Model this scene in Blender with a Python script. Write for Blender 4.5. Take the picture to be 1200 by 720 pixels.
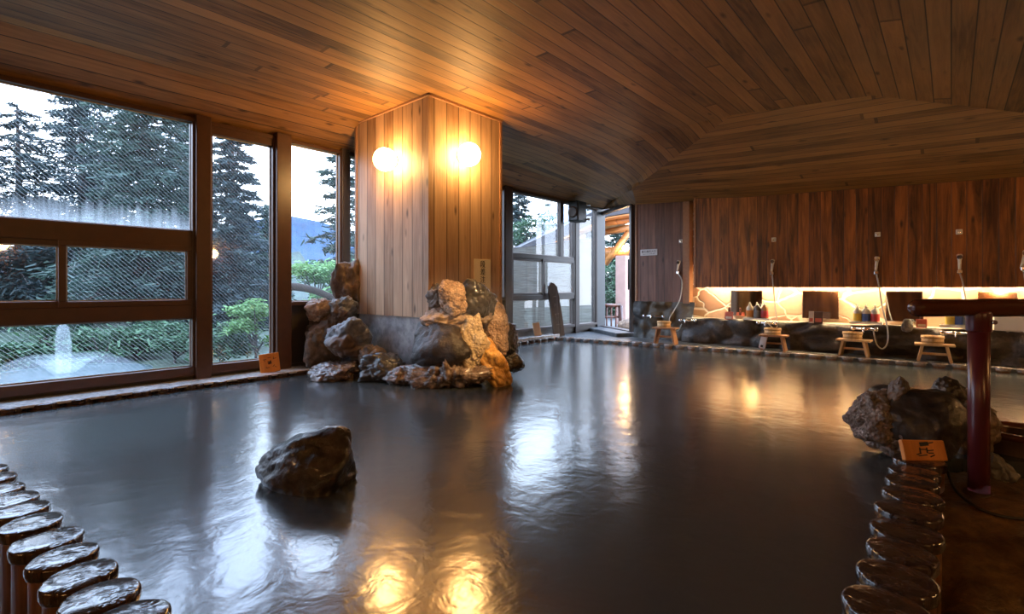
import bpy, bmesh, math, random
from mathutils import Vector, Matrix, noise
random.seed(7)
sc = bpy.context.scene
C = sc.collection
for o in list(bpy.data.objects):
    bpy.data.objects.remove(o)
PI = math.pi

# ------------------------------------------------------------------ camera, exposure, world
YAW = math.radians(41.45)
CAM = Vector((0, 0, 1.0))
FPX = 583.0
FWD = Vector((-math.sin(YAW), math.cos(YAW), 0))
RGT = Vector((math.cos(YAW), math.sin(YAW), 0))
cd = bpy.data.cameras.new('camera')
cd.sensor_width = 36
cd.lens = FPX / 1200 * 36
cd.shift_y = -23 / 1200
cd.clip_start = .05
cd.clip_end = 600
cam = bpy.data.objects.new('camera', cd)
cam.location = CAM
cam.rotation_euler = (PI / 2, 0, YAW)
C.objects.link(cam)
sc.camera = cam
vs = sc.view_settings
vs.view_transform = 'Standard'
vs.look = 'None'
vs.gamma = 1
vs.use_curve_mapping = False
vs.exposure = 1.0
SKY = 3.0
GLOBE = 42.0
ADDEDGLOBE = 52.0
TUBE = 80.0
LAMPCOL = (1.0, .56, .19, 1)
TUBECOL = (1.0, .74, .42, 1)
WATER_Z = -.06


def ray(px, py):
    return FWD + RGT * ((px - 600) / FPX) + Vector((0, 0, (337 - py) / FPX))


def at(px, py, d):
    return CAM + ray(px, py) * d


def onX(px, py, X):
    r = ray(px, py)
    return CAM + r * (X / r.x)


def onY(px, py, Y):
    r = ray(px, py)
    return CAM + r * (Y / r.y)


def onZ(px, py, z):
    r = ray(px, py)
    return CAM + r * ((z - 1) / r.z)


# ------------------------------------------------------------------ node helper
class NT:
    def __init__(s, name, world=False):
        if world:
            s.m = bpy.data.worlds.new(name)
        else:
            s.m = bpy.data.materials.new(name)
        s.m.use_nodes = True
        s.t = s.m.node_tree
        s.t.nodes.clear()
        s.out = s.n('ShaderNodeOutputWorld' if world else 'ShaderNodeOutputMaterial')

    def n(s, typ, **kw):
        nd = s.t.nodes.new(typ)
        for k, v in kw.items():
            setattr(nd, k, v)
        return nd

    def put(s, sock, v):
        if isinstance(v, bpy.types.NodeSocket):
            s.t.links.new(v, sock)
        elif v is not None:
            if sock.type == 'RGBA' and not hasattr(v, '__len__'):
                v = (v, v, v, 1)
            if sock.type == 'RGBA' and len(v) == 3:
                v = (*v, 1)
            sock.default_value = v

    def m_(s, op, a, b=0.0, c=None):
        nd = s.n('ShaderNodeMath', operation=op)
        s.put(nd.inputs[0], a)
        s.put(nd.inputs[1], b)
        if c is not None:
            s.put(nd.inputs[2], c)
        return nd.outputs[0]

    def xyz(s, v):
        nd = s.n('ShaderNodeSeparateXYZ')
        s.put(nd.inputs[0], v)
        return nd.outputs

    def vec(s, x=0., y=0., z=0.):
        nd = s.n('ShaderNodeCombineXYZ')
        for i, v in enumerate((x, y, z)):
            s.put(nd.inputs[i], v)
        return nd.outputs[0]

    def co(s, kind='Object'):
        return s.n('ShaderNodeTexCoord').outputs[kind]

    def noise(s, v, scale=5., detail=4., rough=.55, dist=0.):
        nd = s.n('ShaderNodeTexNoise')
        s.put(nd.inputs['Vector'], v)
        nd.inputs['Scale'].default_value = scale
        nd.inputs['Detail'].default_value = detail
        nd.inputs['Roughness'].default_value = rough
        nd.inputs['Distortion'].default_value = dist
        return nd.outputs[0]

    def voro(s, v, scale=5., feature='F1', rnd=1., out=0):
        nd = s.n('ShaderNodeTexVoronoi', feature=feature)
        s.put(nd.inputs['Vector'], v)
        nd.inputs['Scale'].default_value = scale
        nd.inputs['Randomness'].default_value = rnd
        return nd.outputs[out]

    def white(s, v):
        nd = s.n('ShaderNodeTexWhiteNoise', noise_dimensions='3D')
        s.put(nd.inputs['Vector'], v)
        return nd.outputs['Value']

    def ramp(s, f, stops):
        nd = s.n('ShaderNodeValToRGB')
        s.put(nd.inputs[0], f)
        e = nd.color_ramp.elements
        while len(e) < len(stops):
            e.new(.5)
        for el, (p, c) in zip(e, stops):
            el.position = p
            el.color = (*c, 1) if hasattr(c, '__len__') else (c, c, c, 1)
        return nd.outputs[0]

    def mix(s, f, a, b, mode='MIX'):
        nd = s.n('ShaderNodeMix', data_type='RGBA', blend_type=mode)
        s.put(nd.inputs['Factor'], f)
        s.put(nd.inputs['A'], a) if False else None
        ins = [i for i in nd.inputs if i.type == 'RGBA']
        s.put(ins[0], a)
        s.put(ins[1], b)
        return [o for o in nd.outputs if o.type == 'RGBA'][0]

    def bump(s, h, strength=.3, dist=.01):
        nd = s.n('ShaderNodeBump')
        nd.inputs['Strength'].default_value = strength
        nd.inputs['Distance'].default_value = dist
        s.put(nd.inputs['Height'], h)
        return nd.outputs[0]

    def pbr(s, col, rough=.5, normal=None, metal=0., spec=.5, ior=None, coat=0., trans=0.):
        nd = s.n('ShaderNodeBsdfPrincipled')
        s.put(nd.inputs['Base Color'], col)
        s.put(nd.inputs['Roughness'], rough)
        s.put(nd.inputs['Metallic'], metal)
        s.put(nd.inputs['Specular IOR Level'], spec)
        if ior:
            nd.inputs['IOR'].default_value = ior
        if coat:
            nd.inputs['Coat Weight'].default_value = coat
            nd.inputs['Coat Roughness'].default_value = .12
        if trans:
            nd.inputs['Transmission Weight'].default_value = trans
        if normal is not None:
            s.put(nd.inputs['Normal'], normal)
        return nd.outputs[0]

    def end(s, sh, vol=None):
        if sh is not None:
            s.t.links.new(sh, s.out.inputs[0])
        if vol is not None:
            s.t.links.new(vol, s.out.inputs['Volume'])
        return s.m


def plain(name, col, rough=.5, metal=0., var=.15, scale=30., bump=0., spec=.5):
    t = NT(name)
    n = t.noise(t.co(), scale, 4)
    c = t.mix(n, tuple(x * (1 - var) for x in col), tuple(min(1, x * (1 + var)) for x in col))
    return t.end(t.pbr(c, rough, t.bump(n, bump, .005) if bump else None, metal, spec))


def wood(name, across, along, width, dark, light, knots=.5, rough=.45, stain=0., groove=.7, board=3.2, ks=1.0, bumpy=.25, spec=.45):
    t = NT(name)
    X, Y, Z = t.xyz(t.co())
    P = {'x': X, 'y': Y, 'z': Z, 'xy': t.m_('ADD', X, Y)}
    a, l = P[across], P[along]
    nn = t.m_('DIVIDE', a, width)
    idn = t.m_('FLOOR', nn)
    fr = t.m_('FRACT', nn)
    r1 = t.white(t.vec(idn, 3.1, 0))
    lo = t.m_('ADD', l, t.m_('MULTIPLY', r1, 9.0))
    lb = t.m_('DIVIDE', lo, board)
    seg = t.m_('FLOOR', lb)
    r2 = t.white(t.vec(idn, seg, 1.7))
    off = t.m_('MULTIPLY', r2, 37.)
    g = t.noise(t.vec(t.m_('MULTIPLY', a, 22 / ks), t.m_('ADD', t.m_('MULTIPLY', l, 1.3), off), off), 1.0, 6, .6, 1.2)
    fine = t.noise(t.vec(t.m_('MULTIPLY', a, 110 / ks), t.m_('ADD', t.m_('MULTIPLY', l, 3.), off), 0), 1.0, 3, .6)
    cl = t.noise(t.vec(t.m_('MULTIPLY', a, 3.), t.m_('MULTIPLY', l, .9), off), 1.0, 3, .5)
    f = t.m_('ADD', t.m_('MULTIPLY', g, .75), t.m_('MULTIPLY', r2, .38))
    f = t.m_('ADD', f, t.m_('MULTIPLY', t.m_('SUBTRACT', cl, .5), .7))
    f = t.m_('ADD', f, t.m_('MULTIPLY', t.m_('SUBTRACT', fine, .5), .35))
    col = t.ramp(f, [(.25, dark), (.55, tuple((d + q) / 2 for d, q in zip(dark, light))), (.95, light)])
    kv = t.vec(t.m_('MULTIPLY', a, 7.5 / ks), t.m_('ADD', t.m_('MULTIPLY', l, 2.6 / ks), off), idn)
    kd = t.voro(kv, 1.0)
    kc = t.voro(kv, 1.0, out=1)
    ksel = t.m_('GREATER_THAN', t.xyz(kc)[0], 1 - knots)
    kn = t.m_('MULTIPLY', t.ramp(kd, [(.06, 1.), (.2, 0.)]), ksel)
    col = t.mix(t.m_('MULTIPLY', kn, .8), col, tuple(c * .22 for c in dark))
    if stain:
        st = t.noise(t.vec(t.m_('MULTIPLY', a, 9.), t.m_('MULTIPLY', l, .8), off), 1.0, 5, .62, .6)
        st = t.ramp(st, [(.42, 0.), (.66, 1.)])
        col = t.mix(t.m_('MULTIPLY', st, stain), col, tuple(c * .3 for c in dark))
    edge = t.m_('MINIMUM', fr, t.m_('SUBTRACT', 1., fr))
    gv = t.ramp(edge, [(.012, 1.), (.05, 0.)])
    le = t.m_('FRACT', lb)
    lv = t.m_('LESS_THAN', le, .004)
    gv = t.m_('MAXIMUM', gv, t.m_('MULTIPLY', lv, .7))
    col = t.mix(t.m_('MULTIPLY', gv, groove), col, tuple(c * .18 for c in dark))
    h = t.m_('SUBTRACT', t.m_('MULTIPLY', g, .25), t.m_('MULTIPLY', gv, 1.0))
    rg = t.m_('ADD', rough - .1, t.m_('MULTIPLY', fine, .2))
    return t.end(t.pbr(col, rg, t.bump(h, bumpy, .01), spec=spec))


def stone(name, c1, c2, c3, scale=4., rough=.55, bump=.6, spots=None, wet=0., grains=0.):
    t = NT(name)
    v = t.co()
    n1 = t.noise(v, scale, 8, .62, .5)
    n2 = t.noise(v, scale * 5, 6, .6)
    n3 = t.noise(v, scale * .45, 3, .5, .3)
    c = t.ramp(n1, [(.3, c1), (.5, c2), (.7, c3)])
    c = t.mix(t.ramp(n2, [(.35, .55), (.6, 0.)]), c, tuple(x * .35 for x in c1))
    if spots:
        c = t.mix(t.ramp(n3, [(.52, 0.), (.6, 1.)]), c, spots)
    h = t.m_('ADD', n1, t.m_('MULTIPLY', n2, .45))
    if grains:
        g = t.voro(v, 38.)
        h = t.m_('ADD', h, t.m_('MULTIPLY', g, grains))
        c = t.mix(t.ramp(g, [(.2, .0), (.5, .35)]), c, tuple(x * .3 for x in c1))
    return t.end(t.pbr(c, rough, t.bump(h, bump, .03), coat=wet))


# ------------------------------------------------------------------ world
w = NT('sky', True)
d = w.co('Generated')
dz = w.xyz(d)[2]
cl = w.noise(w.vec(w.xyz(d)[0], w.xyz(d)[1], w.m_('MULTIPLY', dz, 2.2)), 3.2, 6, .6, .4)
base = w.ramp(dz, [(.0, (.72, .70, .78)), (.25, (.62, .72, .92)), (.8, (.32, .52, .95))])
colr = w.mix(w.ramp(cl, [(.38, 0.), (.62, .85)]), base, (.74, .85, 1.0))
bg = w.n('ShaderNodeBackground')
w.put(bg.inputs[0], colr)
w.put(bg.inputs[1], w.m_('MULTIPLY', w.ramp(dz, [(.0, .62), (.3, .72), (.65, 1.), ]), SKY * 2.2))
w.end(bg.outputs[0])
sc.world = w.m

# ------------------------------------------------------------------ materials
M = {}
M['ceil_y'] = wood('ceiling_boards_long', 'x', 'y', .14, (.085, .036, .011), (.43, .21, .066), knots=.5, rough=.55, groove=.95, board=8.5, ks=1.0, bumpy=.3)
M['ceil_x'] = wood('ceiling_boards_cross', 'y', 'x', .13, (.09, .04, .012), (.44, .225, .072), knots=.4, rough=.5, groove=.95, board=8.5, bumpy=.3)
M['pillar_wood'] = wood('pillar_boards', 'xy', 'z', .187, (.26, .135, .065), (.68, .45, .28), knots=.45, rough=.5, board=19., stain=.15, groove=.9, bumpy=.2)
M['pillar_trim'] = plain('pillar_trim_wood', (.34, .17, .085), .5, var=.3)
M['panel_wood'] = wood('dark_wall_boards', 'x', 'z', .155, (.085, .022, .007), (.56, .19, .042), knots=.4, rough=.42, board=19., stain=.85, bumpy=.3)
M['panel_wood2'] = wood('reddish_wall_boards', 'x', 'z', .17, (.08, .032, .022), (.27, .125, .085), knots=.35, rough=.5, board=19., stain=.5, bumpy=.3)
M['room_wood'] = wood('side_wall_boards', 'y', 'z', .16, (.06, .022, .009), (.22, .09, .03), knots=.3, board=9., stain=.5)
M['frame'] = plain('brown_window_frame', (.062, .023, .010), .38, var=.3, scale=12)
M['frame_dark'] = plain('dark_brown_window_frame', (.045, .028, .022), .4, var=.3, scale=12)
M['frame_grey'] = plain('grey_metal_frame', (.26, .29, .31), .4, .5, .2)
M['frame_post'] = plain('dark_grey_post', (.06, .065, .07), .5, .2, .2)
M['branch'] = plain('dull_brown_branch', (.045, .034, .027), .9, var=.4, scale=9, bump=.5, spec=.1)
M['bead'] = plain('pale_glazing_bead', (.40, .36, .34), .35, .2, .2)
M['board_dark'] = plain('dark_board', (.055, .04, .028), .5, var=.35, scale=5)
M['chrome'] = plain('chrome', (.8, .8, .82), .14, 1., .03)
M['white_plastic'] = plain('white_plastic', (.78, .75, .7), .3, var=.04)
M['hose'] = plain('grey_shower_hose', (.46, .44, .40), .3, .4, .15)
M['black_rubber'] = plain('black_rubber', (.012, .012, .013), .45, var=.2)
M['stool_wood'] = wood('stool_wood', 'x', 'z', .3, (.40, .20, .08), (.72, .46, .22), knots=.05, rough=.5, board=9., groove=0.)
M['stool_red'] = wood('stool_wood_reddish', 'x', 'z', .3, (.24, .10, .045), (.50, .25, .12), knots=.05, rough=.5, board=9., groove=0.)
M['bucket'] = wood('bucket_staves', 'xy', 'z', .05, (.50, .27, .10), (.80, .52, .24), knots=.0, rough=.5, board=9., groove=.35)
M['hoop'] = plain('bucket_hoop', (.42, .22, .07), .4, var=.2)
M['ink'] = plain('black_ink', (.012, .011, .012), .6)
M['brown_ink'] = plain('brown_ink', (.055, .02, .01), .6)
M['sign_cream'] = plain('cream_sign_board', (.88, .78, .58), .55, var=.08, scale=6)
M['sign_white'] = plain('white_sign_plate', (.62, .60, .62), .35, var=.05)
M['plaque'] = wood('orange_plaque_wood', 'x', 'z', .5, (.40, .12, .02), (.70, .27, .055), knots=.0, rough=.45, board=9., groove=0.)
M['plaque_tan'] = wood('tan_plaque_wood', 'x', 'z', .5, (.30, .15, .07), (.52, .30, .15), knots=.0, rough=.5, board=9., groove=0.)
M['old_board'] = wood('old_dark_board', 'x', 'z', .5, (.018, .009, .006), (.075, .038, .022), knots=.2, rough=.5, board=9., groove=0., stain=.4)
M['rail_wood'] = wood('rail_wood', 'y', 'x', .6, (.035, .010, .006), (.11, .03, .014), knots=.1, rough=.22, board=9., groove=0.)
M['post_red'] = plain('dark_red_lacquer', (.085, .014, .018), .28, var=.2, scale=6)
M['leafy'] = None


def emit(name, col, s):
    t = NT(name)
    e = t.n('ShaderNodeEmission')
    t.put(e.inputs[0], col)
    e.inputs[1].default_value = s
    return t.end(e.outputs[0])


M['globe'] = emit('glowing_globe', LAMPCOL, GLOBE)
M['tube'] = emit('glowing_tube', TUBECOL, TUBE)
M['pavilion_bulb'] = emit('glowing_bulb', (1, .62, .28, 1), 60)

# rocks
M['rock_grey'] = stone('grey_rock', (.06, .06, .065), (.14, .13, .13), (.26, .25, .25), 4, .45, .7)
M['rock_blue'] = stone('blue_grey_rock', (.07, .075, .09), (.17, .18, .20), (.40, .40, .42), 3.5, .4, .7, spots=(.12, .07, .045))
M['rock_brown'] = stone('brown_rock', (.05, .034, .026), (.14, .095, .068), (.30, .21, .15), 4, .5, .7)
M['rock_tan'] = stone('tan_rock', (.16, .10, .065), (.34, .23, .155), (.5, .37, .27), 5, .55, .6)
M['rock_dark'] = stone('dark_wet_rock', (.012, .011, .012), (.035, .03, .028), (.08, .065, .055), 5, .28, .6, wet=.3)
M['rock_pink'] = stone('porous_pinkish_rock', (.34, .20, .13), (.58, .38, .26), (.74, .54, .40), 9, .7, 1., grains=.5)
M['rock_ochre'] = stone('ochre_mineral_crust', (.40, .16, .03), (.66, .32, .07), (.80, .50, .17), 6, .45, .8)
M['rock_cream'] = stone('pale_mineral_crust', (.52, .36, .19), (.72, .54, .33), (.82, .68, .48), 9, .6, 1., grains=.4)
M['rock_porous'] = stone('pale_porous_rock', (.16, .11, .085), (.38, .29, .24), (.58, .48, .42), 12, .7, 1.2, grains=.9)
M['rock_wet'] = stone('wet_striped_rock', (.035, .022, .018), (.14, .085, .06), (.42, .31, .26), 8, .22, .7, wet=.5)
M['rock_pool'] = stone('dark_brown_pool_rock', (.010, .008, .007), (.03, .02, .016), (.07, .045, .035), 5, .3, .8, wet=.25)
M['rock_wetbrown'] = stone('dark_brown_boulder', (.010, .007, .006), (.028, .017, .012), (.06, .036, .024), 5, .42, .8)
M['concrete'] = stone('blue_grey_concrete', (.20, .205, .22), (.32, .32, .33), (.46, .44, .43), 2.2, .65, .35)
M['ledge'] = stone('pale_wet_ledge', (.46, .45, .45), (.60, .59, .58), (.74, .73, .72), 5, .2, .08, wet=.4)
M['slate'] = stone('slate_floor', (.055, .06, .065), (.10, .105, .11), (.18, .18, .17), 3, .4, .4)
M['wet_floor'] = stone('wet_brown_floor', (.035, .02, .009), (.13, .068, .026), (.26, .15, .055), 4.5, .28, .8, wet=.3)
M['counter_rock'] = stone('counter_rock', (.018, .013, .010), (.055, .038, .026), (.13, .09, .06), 3.5, .45, .8)
M['base_rock'] = stone('base_rock', (.035, .04, .042), (.085, .085, .08), (.2, .19, .16), 3.2, .5, .7, spots=(.09, .06, .03))
M['slab'] = stone('pale_counter_slab', (.5, .42, .32), (.62, .54, .42), (.72, .64, .52), 5, .5, .2)

# crazy-paved stone wall
t = NT('crazy_paving')
X, Y, Z = t.xyz(t.co())
v = t.vec(X, t.m_('MULTIPLY', Z, 1.25), 0.)
nz = t.noise(v, 3., 2)
v2 = t.vec(t.m_('ADD', X, t.m_('MULTIPLY', nz, .25)), t.m_('MULTIPLY', Z, 1.3), 4.2)
e = t.voro(v2, 2.7, 'DISTANCE_TO_EDGE')
cellc = t.xyz(t.voro(v2, 2.7, out=1))[0]
n = t.noise(v, 14., 5)
sc_ = t.ramp(cellc, [(.0, (.36, .20, .12)), (.5, (.50, .33, .21)), (1., (.62, .47, .33))])
sc_ = t.mix(t.m_('MULTIPLY', n, .5), sc_, (.26, .16, .1))
mort = t.ramp(e, [(.03, 1.), (.055, 0.)])
col = t.mix(mort, sc_, (.74, .68, .58))
M['paving'] = t.end(t.pbr(col, .65, t.bump(t.ramp(e, [(.0, 0.), (.08, 1.)]), .6, .02)))

# log posts: side and wet top
t = NT('log_side')
v = t.co()
X, Y, Z = t.xyz(v)
oi = t.n('ShaderNodeObjectInfo').outputs['Random']
g = t.noise(t.vec(t.m_('MULTIPLY', X, 30.), t.m_('MULTIPLY', Y, 30.), t.m_('MULTIPLY', Z, 3.)), 1., 5)
c = t.ramp(g, [(.3, (.07, .025, .008)), (.5, (.24, .095, .03)), (.72, (.45, .22, .08))])
c = t.mix(t.m_('MULTIPLY', oi, .5), c, (.12, .05, .02))
M['log_side'] = t.end(t.pbr(c, .35, t.bump(g, .4, .01)))
t = NT('log_wet_top')
v = t.co()
X, Y, Z = t.xyz(v)
oi = t.n('ShaderNodeObjectInfo').outputs['Random']
oz = t.m_('MULTIPLY', oi, 20.)
vv = t.vec(t.m_('ADD', X, oz), Y, oz)
rr = t.m_('SQRT', t.m_('ADD', t.m_('MULTIPLY', X, X), t.m_('MULTIPLY', Y, Y)))
wob = t.noise(vv, 14., 4)
ring = t.m_('SINE', t.m_('ADD', t.m_('MULTIPLY', rr, 260.), t.m_('MULTIPLY', wob, 9.)))
n1 = t.noise(vv, 22., 5, .6, 1.)
n2 = t.noise(vv, 9., 3)
c = t.ramp(n1, [(.3, (.012, .007, .006)), (.55, (.05, .028, .02)), (.8, (.14, .085, .062))])
c = t.mix(t.m_('MULTIPLY', t.m_('ADD', ring, 1.), .12), c, (.01, .006, .005))
ht = t.m_('ADD', t.ramp(n2, [(.42, 0.), (.56, 1.)]), t.m_('MULTIPLY', n1, .3))
M['log_top'] = t.end(t.pbr(c, .12, t.bump(ht, .4, .010), coat=.3, spec=.5))

M['log_pale'] = stone('pale_log_top', (.20, .15, .12), (.36, .29, .25), (.50, .43, .39), 9, .25, .3, wet=.4)  # paler top colour for the logs of the far pool edge
# pool water
t = NT('pool_water')
v = t.co()
X, Y, Z = t.xyz(v)
u = t.m_('ADD', t.m_('MULTIPLY', X, RGT.x), t.m_('MULTIPLY', Y, RGT.y))
n1 = t.noise(t.vec(X, Y, 0.), 1.6, 3, .5)
n2 = t.noise(t.vec(X, Y, 3.), 7., 3, .55, .4)
n3 = t.noise(t.vec(X, Y, 7.), 24., 2, .5)
h = t.m_('ADD', t.m_('ADD', t.m_('MULTIPLY', n1, 1.0), t.m_('MULTIPLY', n2, .42)), t.m_('MULTIPLY', n3, .06))
big = t.noise(v, .5, 3)
c = t.mix(big, (.034, .046, .056), (.046, .047, .043))
M['water'] = t.end(t.pbr(c, .18, t.bump(h, .5, .0125), ior=1.9, spec=.6))

# glass
def glass(name, wires=True, fog=None, tint=(.93, .96, .98)):
    t = NT(name)
    v = t.co()
    X, Y, Z = t.xyz(v)
    tr = t.n('ShaderNodeBsdfTransparent')
    t.put(tr.inputs[0], tint)
    gl = t.n('ShaderNodeBsdfGlossy')
    gl.inputs['Roughness'].default_value = .02
    fz = t.n('ShaderNodeFresnel')
    bk = t.n('ShaderNodeNewGeometry').outputs['Backfacing']
    t.put(fz.inputs[0], t.m_('ADD', 1.5, t.m_('MULTIPLY', bk, 1 / 1.5 - 1.5)))
    mx = t.n('ShaderNodeMixShader')
    t.put(mx.inputs[0], fz.outputs[0])
    t.put(mx.inputs[1], tr.outputs[0])
    t.put(mx.inputs[2], gl.outputs[0])
    sh = mx.outputs[0]
    dif = t.n('ShaderNodeBsdfTranslucent')
    t.put(dif.inputs[0], (.8, .85, .9))
    fac = None
    if wires:
        q = t.m_('FRACT', t.m_('MULTIPLY', t.m_('ADD', Y, Z), 24.))
        fac = t.m_('MULTIPLY', t.m_('LESS_THAN', q, .16), .075)
    if fog:
        z0, z1, mxf = fog
        nn = t.noise(t.vec(0., t.m_('MULTIPLY', Y, 26.), t.m_('MULTIPLY', Z, 2.)), 1., 4)
        k = t.m_('DIVIDE', t.m_('SUBTRACT', t.m_('ADD', z1, t.m_('MULTIPLY', t.m_('SUBTRACT', nn, .5), .35)), Z), z1 - z0)
        cl_ = t.n('ShaderNodeClamp')
        t.put(cl_.inputs[0], k)
        k = t.m_('MULTIPLY', cl_.outputs[0], mxf)
        fac = t.m_('MAXIMUM', fac, k) if fac is not None else k
    if fac is not None:
        m2 = t.n('ShaderNodeMixShader')
        t.put(m2.inputs[0], fac)
        t.put(m2.inputs[1], sh)
        t.put(m2.inputs[2], dif.outputs[0])
        sh = m2.outputs[0]
    return t.end(sh)


M['glass_wired'] = glass('wired_glass')
M['glass_plain'] = glass('clear_glass', False)
M['glass_misted'] = glass('wired_glass_misted', True, (1.62, 1.84, .16))
M['mirror'] = plain('mirror_glass', (.55, .57, .60), .05, 1., .02)

# foliage
def foliage(name, c1, c2, tr=.25):
    t = NT(name)
    g = t.n('ShaderNodeNewGeometry').outputs['Random Per Island']
    n = t.noise(t.co(), .9, 3)
    c = t.mix(t.m_('ADD', t.m_('MULTIPLY', g, .6), t.m_('MULTIPLY', t.m_('SUBTRACT', n, .3), .8)), c1, c2)
    p = t.pbr(c, .6, spec=.3)
    tl = t.n('ShaderNodeBsdfTranslucent')
    t.put(tl.inputs[0], c)
    mx = t.n('ShaderNodeMixShader')
    mx.inputs[0].default_value = tr
    t.put(mx.inputs[1], p)
    t.put(mx.inputs[2], tl.outputs[0])
    return t.end(mx.outputs[0])


M['conifer'] = foliage('conifer_needles', (.020, .034, .034), (.058, .10, .075))
M['conifer_dark'] = foliage('dark_conifer_needles', (.017, .026, .031), (.05, .075, .07))
M['maple'] = foliage('maple_leaves', (.09, .19, .065), (.24, .40, .14), .4)
M['shrub'] = foliage('shrub_leaves', (.028, .062, .036), (.085, .16, .075))
M['bark'] = stone('bark', (.03, .025, .025), (.07, .055, .05), (.13, .11, .1), 6, .8, .8)
M['hill'] = stone('forest_floor', (.010, .018, .017), (.027, .05, .036), (.055, .09, .055), 1.4, .8, 1.)
M['mount'] = stone('haze_blue_forest', (.010, .036, .082), (.015, .046, .096), (.022, .058, .112), .06, .9, .2)  # aerial haze is painted into the mountain's blue colour
M['outground'] = stone('grassy_ground', (.018, .032, .018), (.04, .065, .036), (.08, .10, .07), 1.2, .8, .6)


# ------------------------------------------------------------------ mesh helpers
def link(name, bm, mats, parent=None, loc=None, smooth=False, rot=None):
    me = bpy.data.meshes.new(name)
    bm.normal_update()
    bm.to_mesh(me)
    bm.free()
    for m in (mats if isinstance(mats, (list, tuple)) else [mats]):
        me.materials.append(m)
    if smooth:
        for p in me.polygons:
            p.use_smooth = True
    o = bpy.data.objects.new(name, me)
    C.objects.link(o)
    if parent is not None:
        o.parent = parent
    if loc is not None:
        o.location = loc
    if rot is not None:
        o.rotation_euler = rot
    return o


def tag(o, label=None, cat=None, group=None, kind=None):
    if label:
        o['label'] = label
    if cat:
        o['category'] = cat
    if group:
        o['group'] = group
    if kind:
        o['kind'] = kind
    return o


def thing(name, label, cat, loc=(0, 0, 0), rotz=0., group=None):
    o = bpy.data.objects.new(name, None)
    o.empty_display_size = .1
    C.objects.link(o)
    o.location = loc
    o.rotation_euler = (0, 0, rotz)
    return tag(o, label, cat, group)


def copy_tree(o, parent=None):
    c = o.copy()
    C.objects.link(c)
    if parent is not None:
        c.parent = parent
    for ch in [x for x in bpy.data.objects if x.parent == o]:
        copy_tree(ch, c)
    return c


def box(bm, x0, x1, y0, y1, z0, z1, bev=0., mat=0, M4=None):
    vs_ = [Vector((x, y, z)) for x in (x0, x1) for y in (y0, y1) for z in (z0, z1)]
    if M4 is not None:
        vs_ = [M4 @ q for q in vs_]
    v = [bm.verts.new(q) for q in vs_]
    fs = []
    for idx in ((0, 1, 3, 2), (4, 6, 7, 5), (0, 4, 5, 1), (2, 3, 7, 6), (0, 2, 6, 4), (1, 5, 7, 3)):
        f = bm.faces.new([v[i] for i in idx])
        f.material_index = mat
        fs.append(f)
    if bev:
        es = list({e for f in fs for e in f.edges})
        bmesh.ops.bevel(bm, geom=es, offset=bev, segments=2, affect='EDGES', profile=.5)
    return bm


def B(*a, **k):
    return box(bmesh.new(), *a, **k)


def lathe(bm, prof, seg=24, mats=None, M4=None, sx=1., sy=1., wob=0., seed=0, cap=True):
    rings = []
    for (r, z) in prof:
        ring = []
        for i in range(seg):
            a = 2 * PI * i / seg
            k = 1 + wob * noise.noise(Vector((math.cos(a) * 1.2 + seed * 3.7, math.sin(a) * 1.2, z * 1.5)))
            p = Vector((r * math.cos(a) * sx * k, r * math.sin(a) * sy * k, z))
            ring.append(bm.verts.new(M4 @ p if M4 is not None else p))
        rings.append(ring)
    for j in range(len(rings) - 1):
        for i in range(seg):
            f = bm.faces.new((rings[j][i], rings[j][(i + 1) % seg], rings[j + 1][(i + 1) % seg], rings[j + 1][i]))
            f.smooth = True
            if mats:
                f.material_index = mats[j]
    if cap:
        f = bm.faces.new(list(reversed(rings[0])))
        f.material_index = mats[0] if mats else 0
        f = bm.faces.new(rings[-1])
        f.material_index = mats[-1] if mats else 0
    return bm


def smooth_path(pts, n=6):
    pts = [Vector(p) for p in pts]
    out = []
    for i in range(len(pts) - 1):
        p0 = pts[max(0, i - 1)]
        p1, p2 = pts[i], pts[i + 1]
        p3 = pts[min(len(pts) - 1, i + 2)]
        for k in range(n):
            s = k / n
            out.append(.5 * ((2 * p1) + (p2 - p0) * s + (2 * p0 - 5 * p1 + 4 * p2 - p3) * s * s + (3 * p1 - p0 - 3 * p2 + p3) * s ** 3))
    out.append(pts[-1])
    return out


def tube(bm, pts, r, seg=8, r1=None, caps=True):
    pts = [Vector(p) for p in pts]
    n = len(pts)
    rings = []
    up = Vector((0, 0, 1))
    prev = None
    for i, p in enumerate(pts):
        tdir = (pts[min(n - 1, i + 1)] - pts[max(0, i - 1)]).normalized()
        if prev is None:
            a = tdir.cross(up)
            if a.length < .05:
                a = tdir.cross(Vector((1, 0, 0)))
        else:
            a = prev - tdir * prev.dot(tdir)
        a.normalize()
        prev = a
        b = tdir.cross(a)
        rr = r if r1 is None else r + (r1 - r) * i / (n - 1)
        rings.append([bm.verts.new(p + (a * math.cos(2 * PI * k / seg) + b * math.sin(2 * PI * k / seg)) * rr) for k in range(seg)])
    for j in range(n - 1):
        for k in range(seg):
            f = bm.faces.new((rings[j][k], rings[j][(k + 1) % seg], rings[j + 1][(k + 1) % seg], rings[j + 1][k]))
            f.smooth = True
    if caps:
        bm.faces.new(list(reversed(rings[0])))
        bm.faces.new(rings[-1])
    return bm


def ball(bm, c, r, sub=2, sz=1.):
    res = bmesh.ops.create_icosphere(bm, subdivisions=sub, radius=r)
    for v in res['verts']:
        v.co.z *= sz
        v.co += Vector(c)
    return bm


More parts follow.
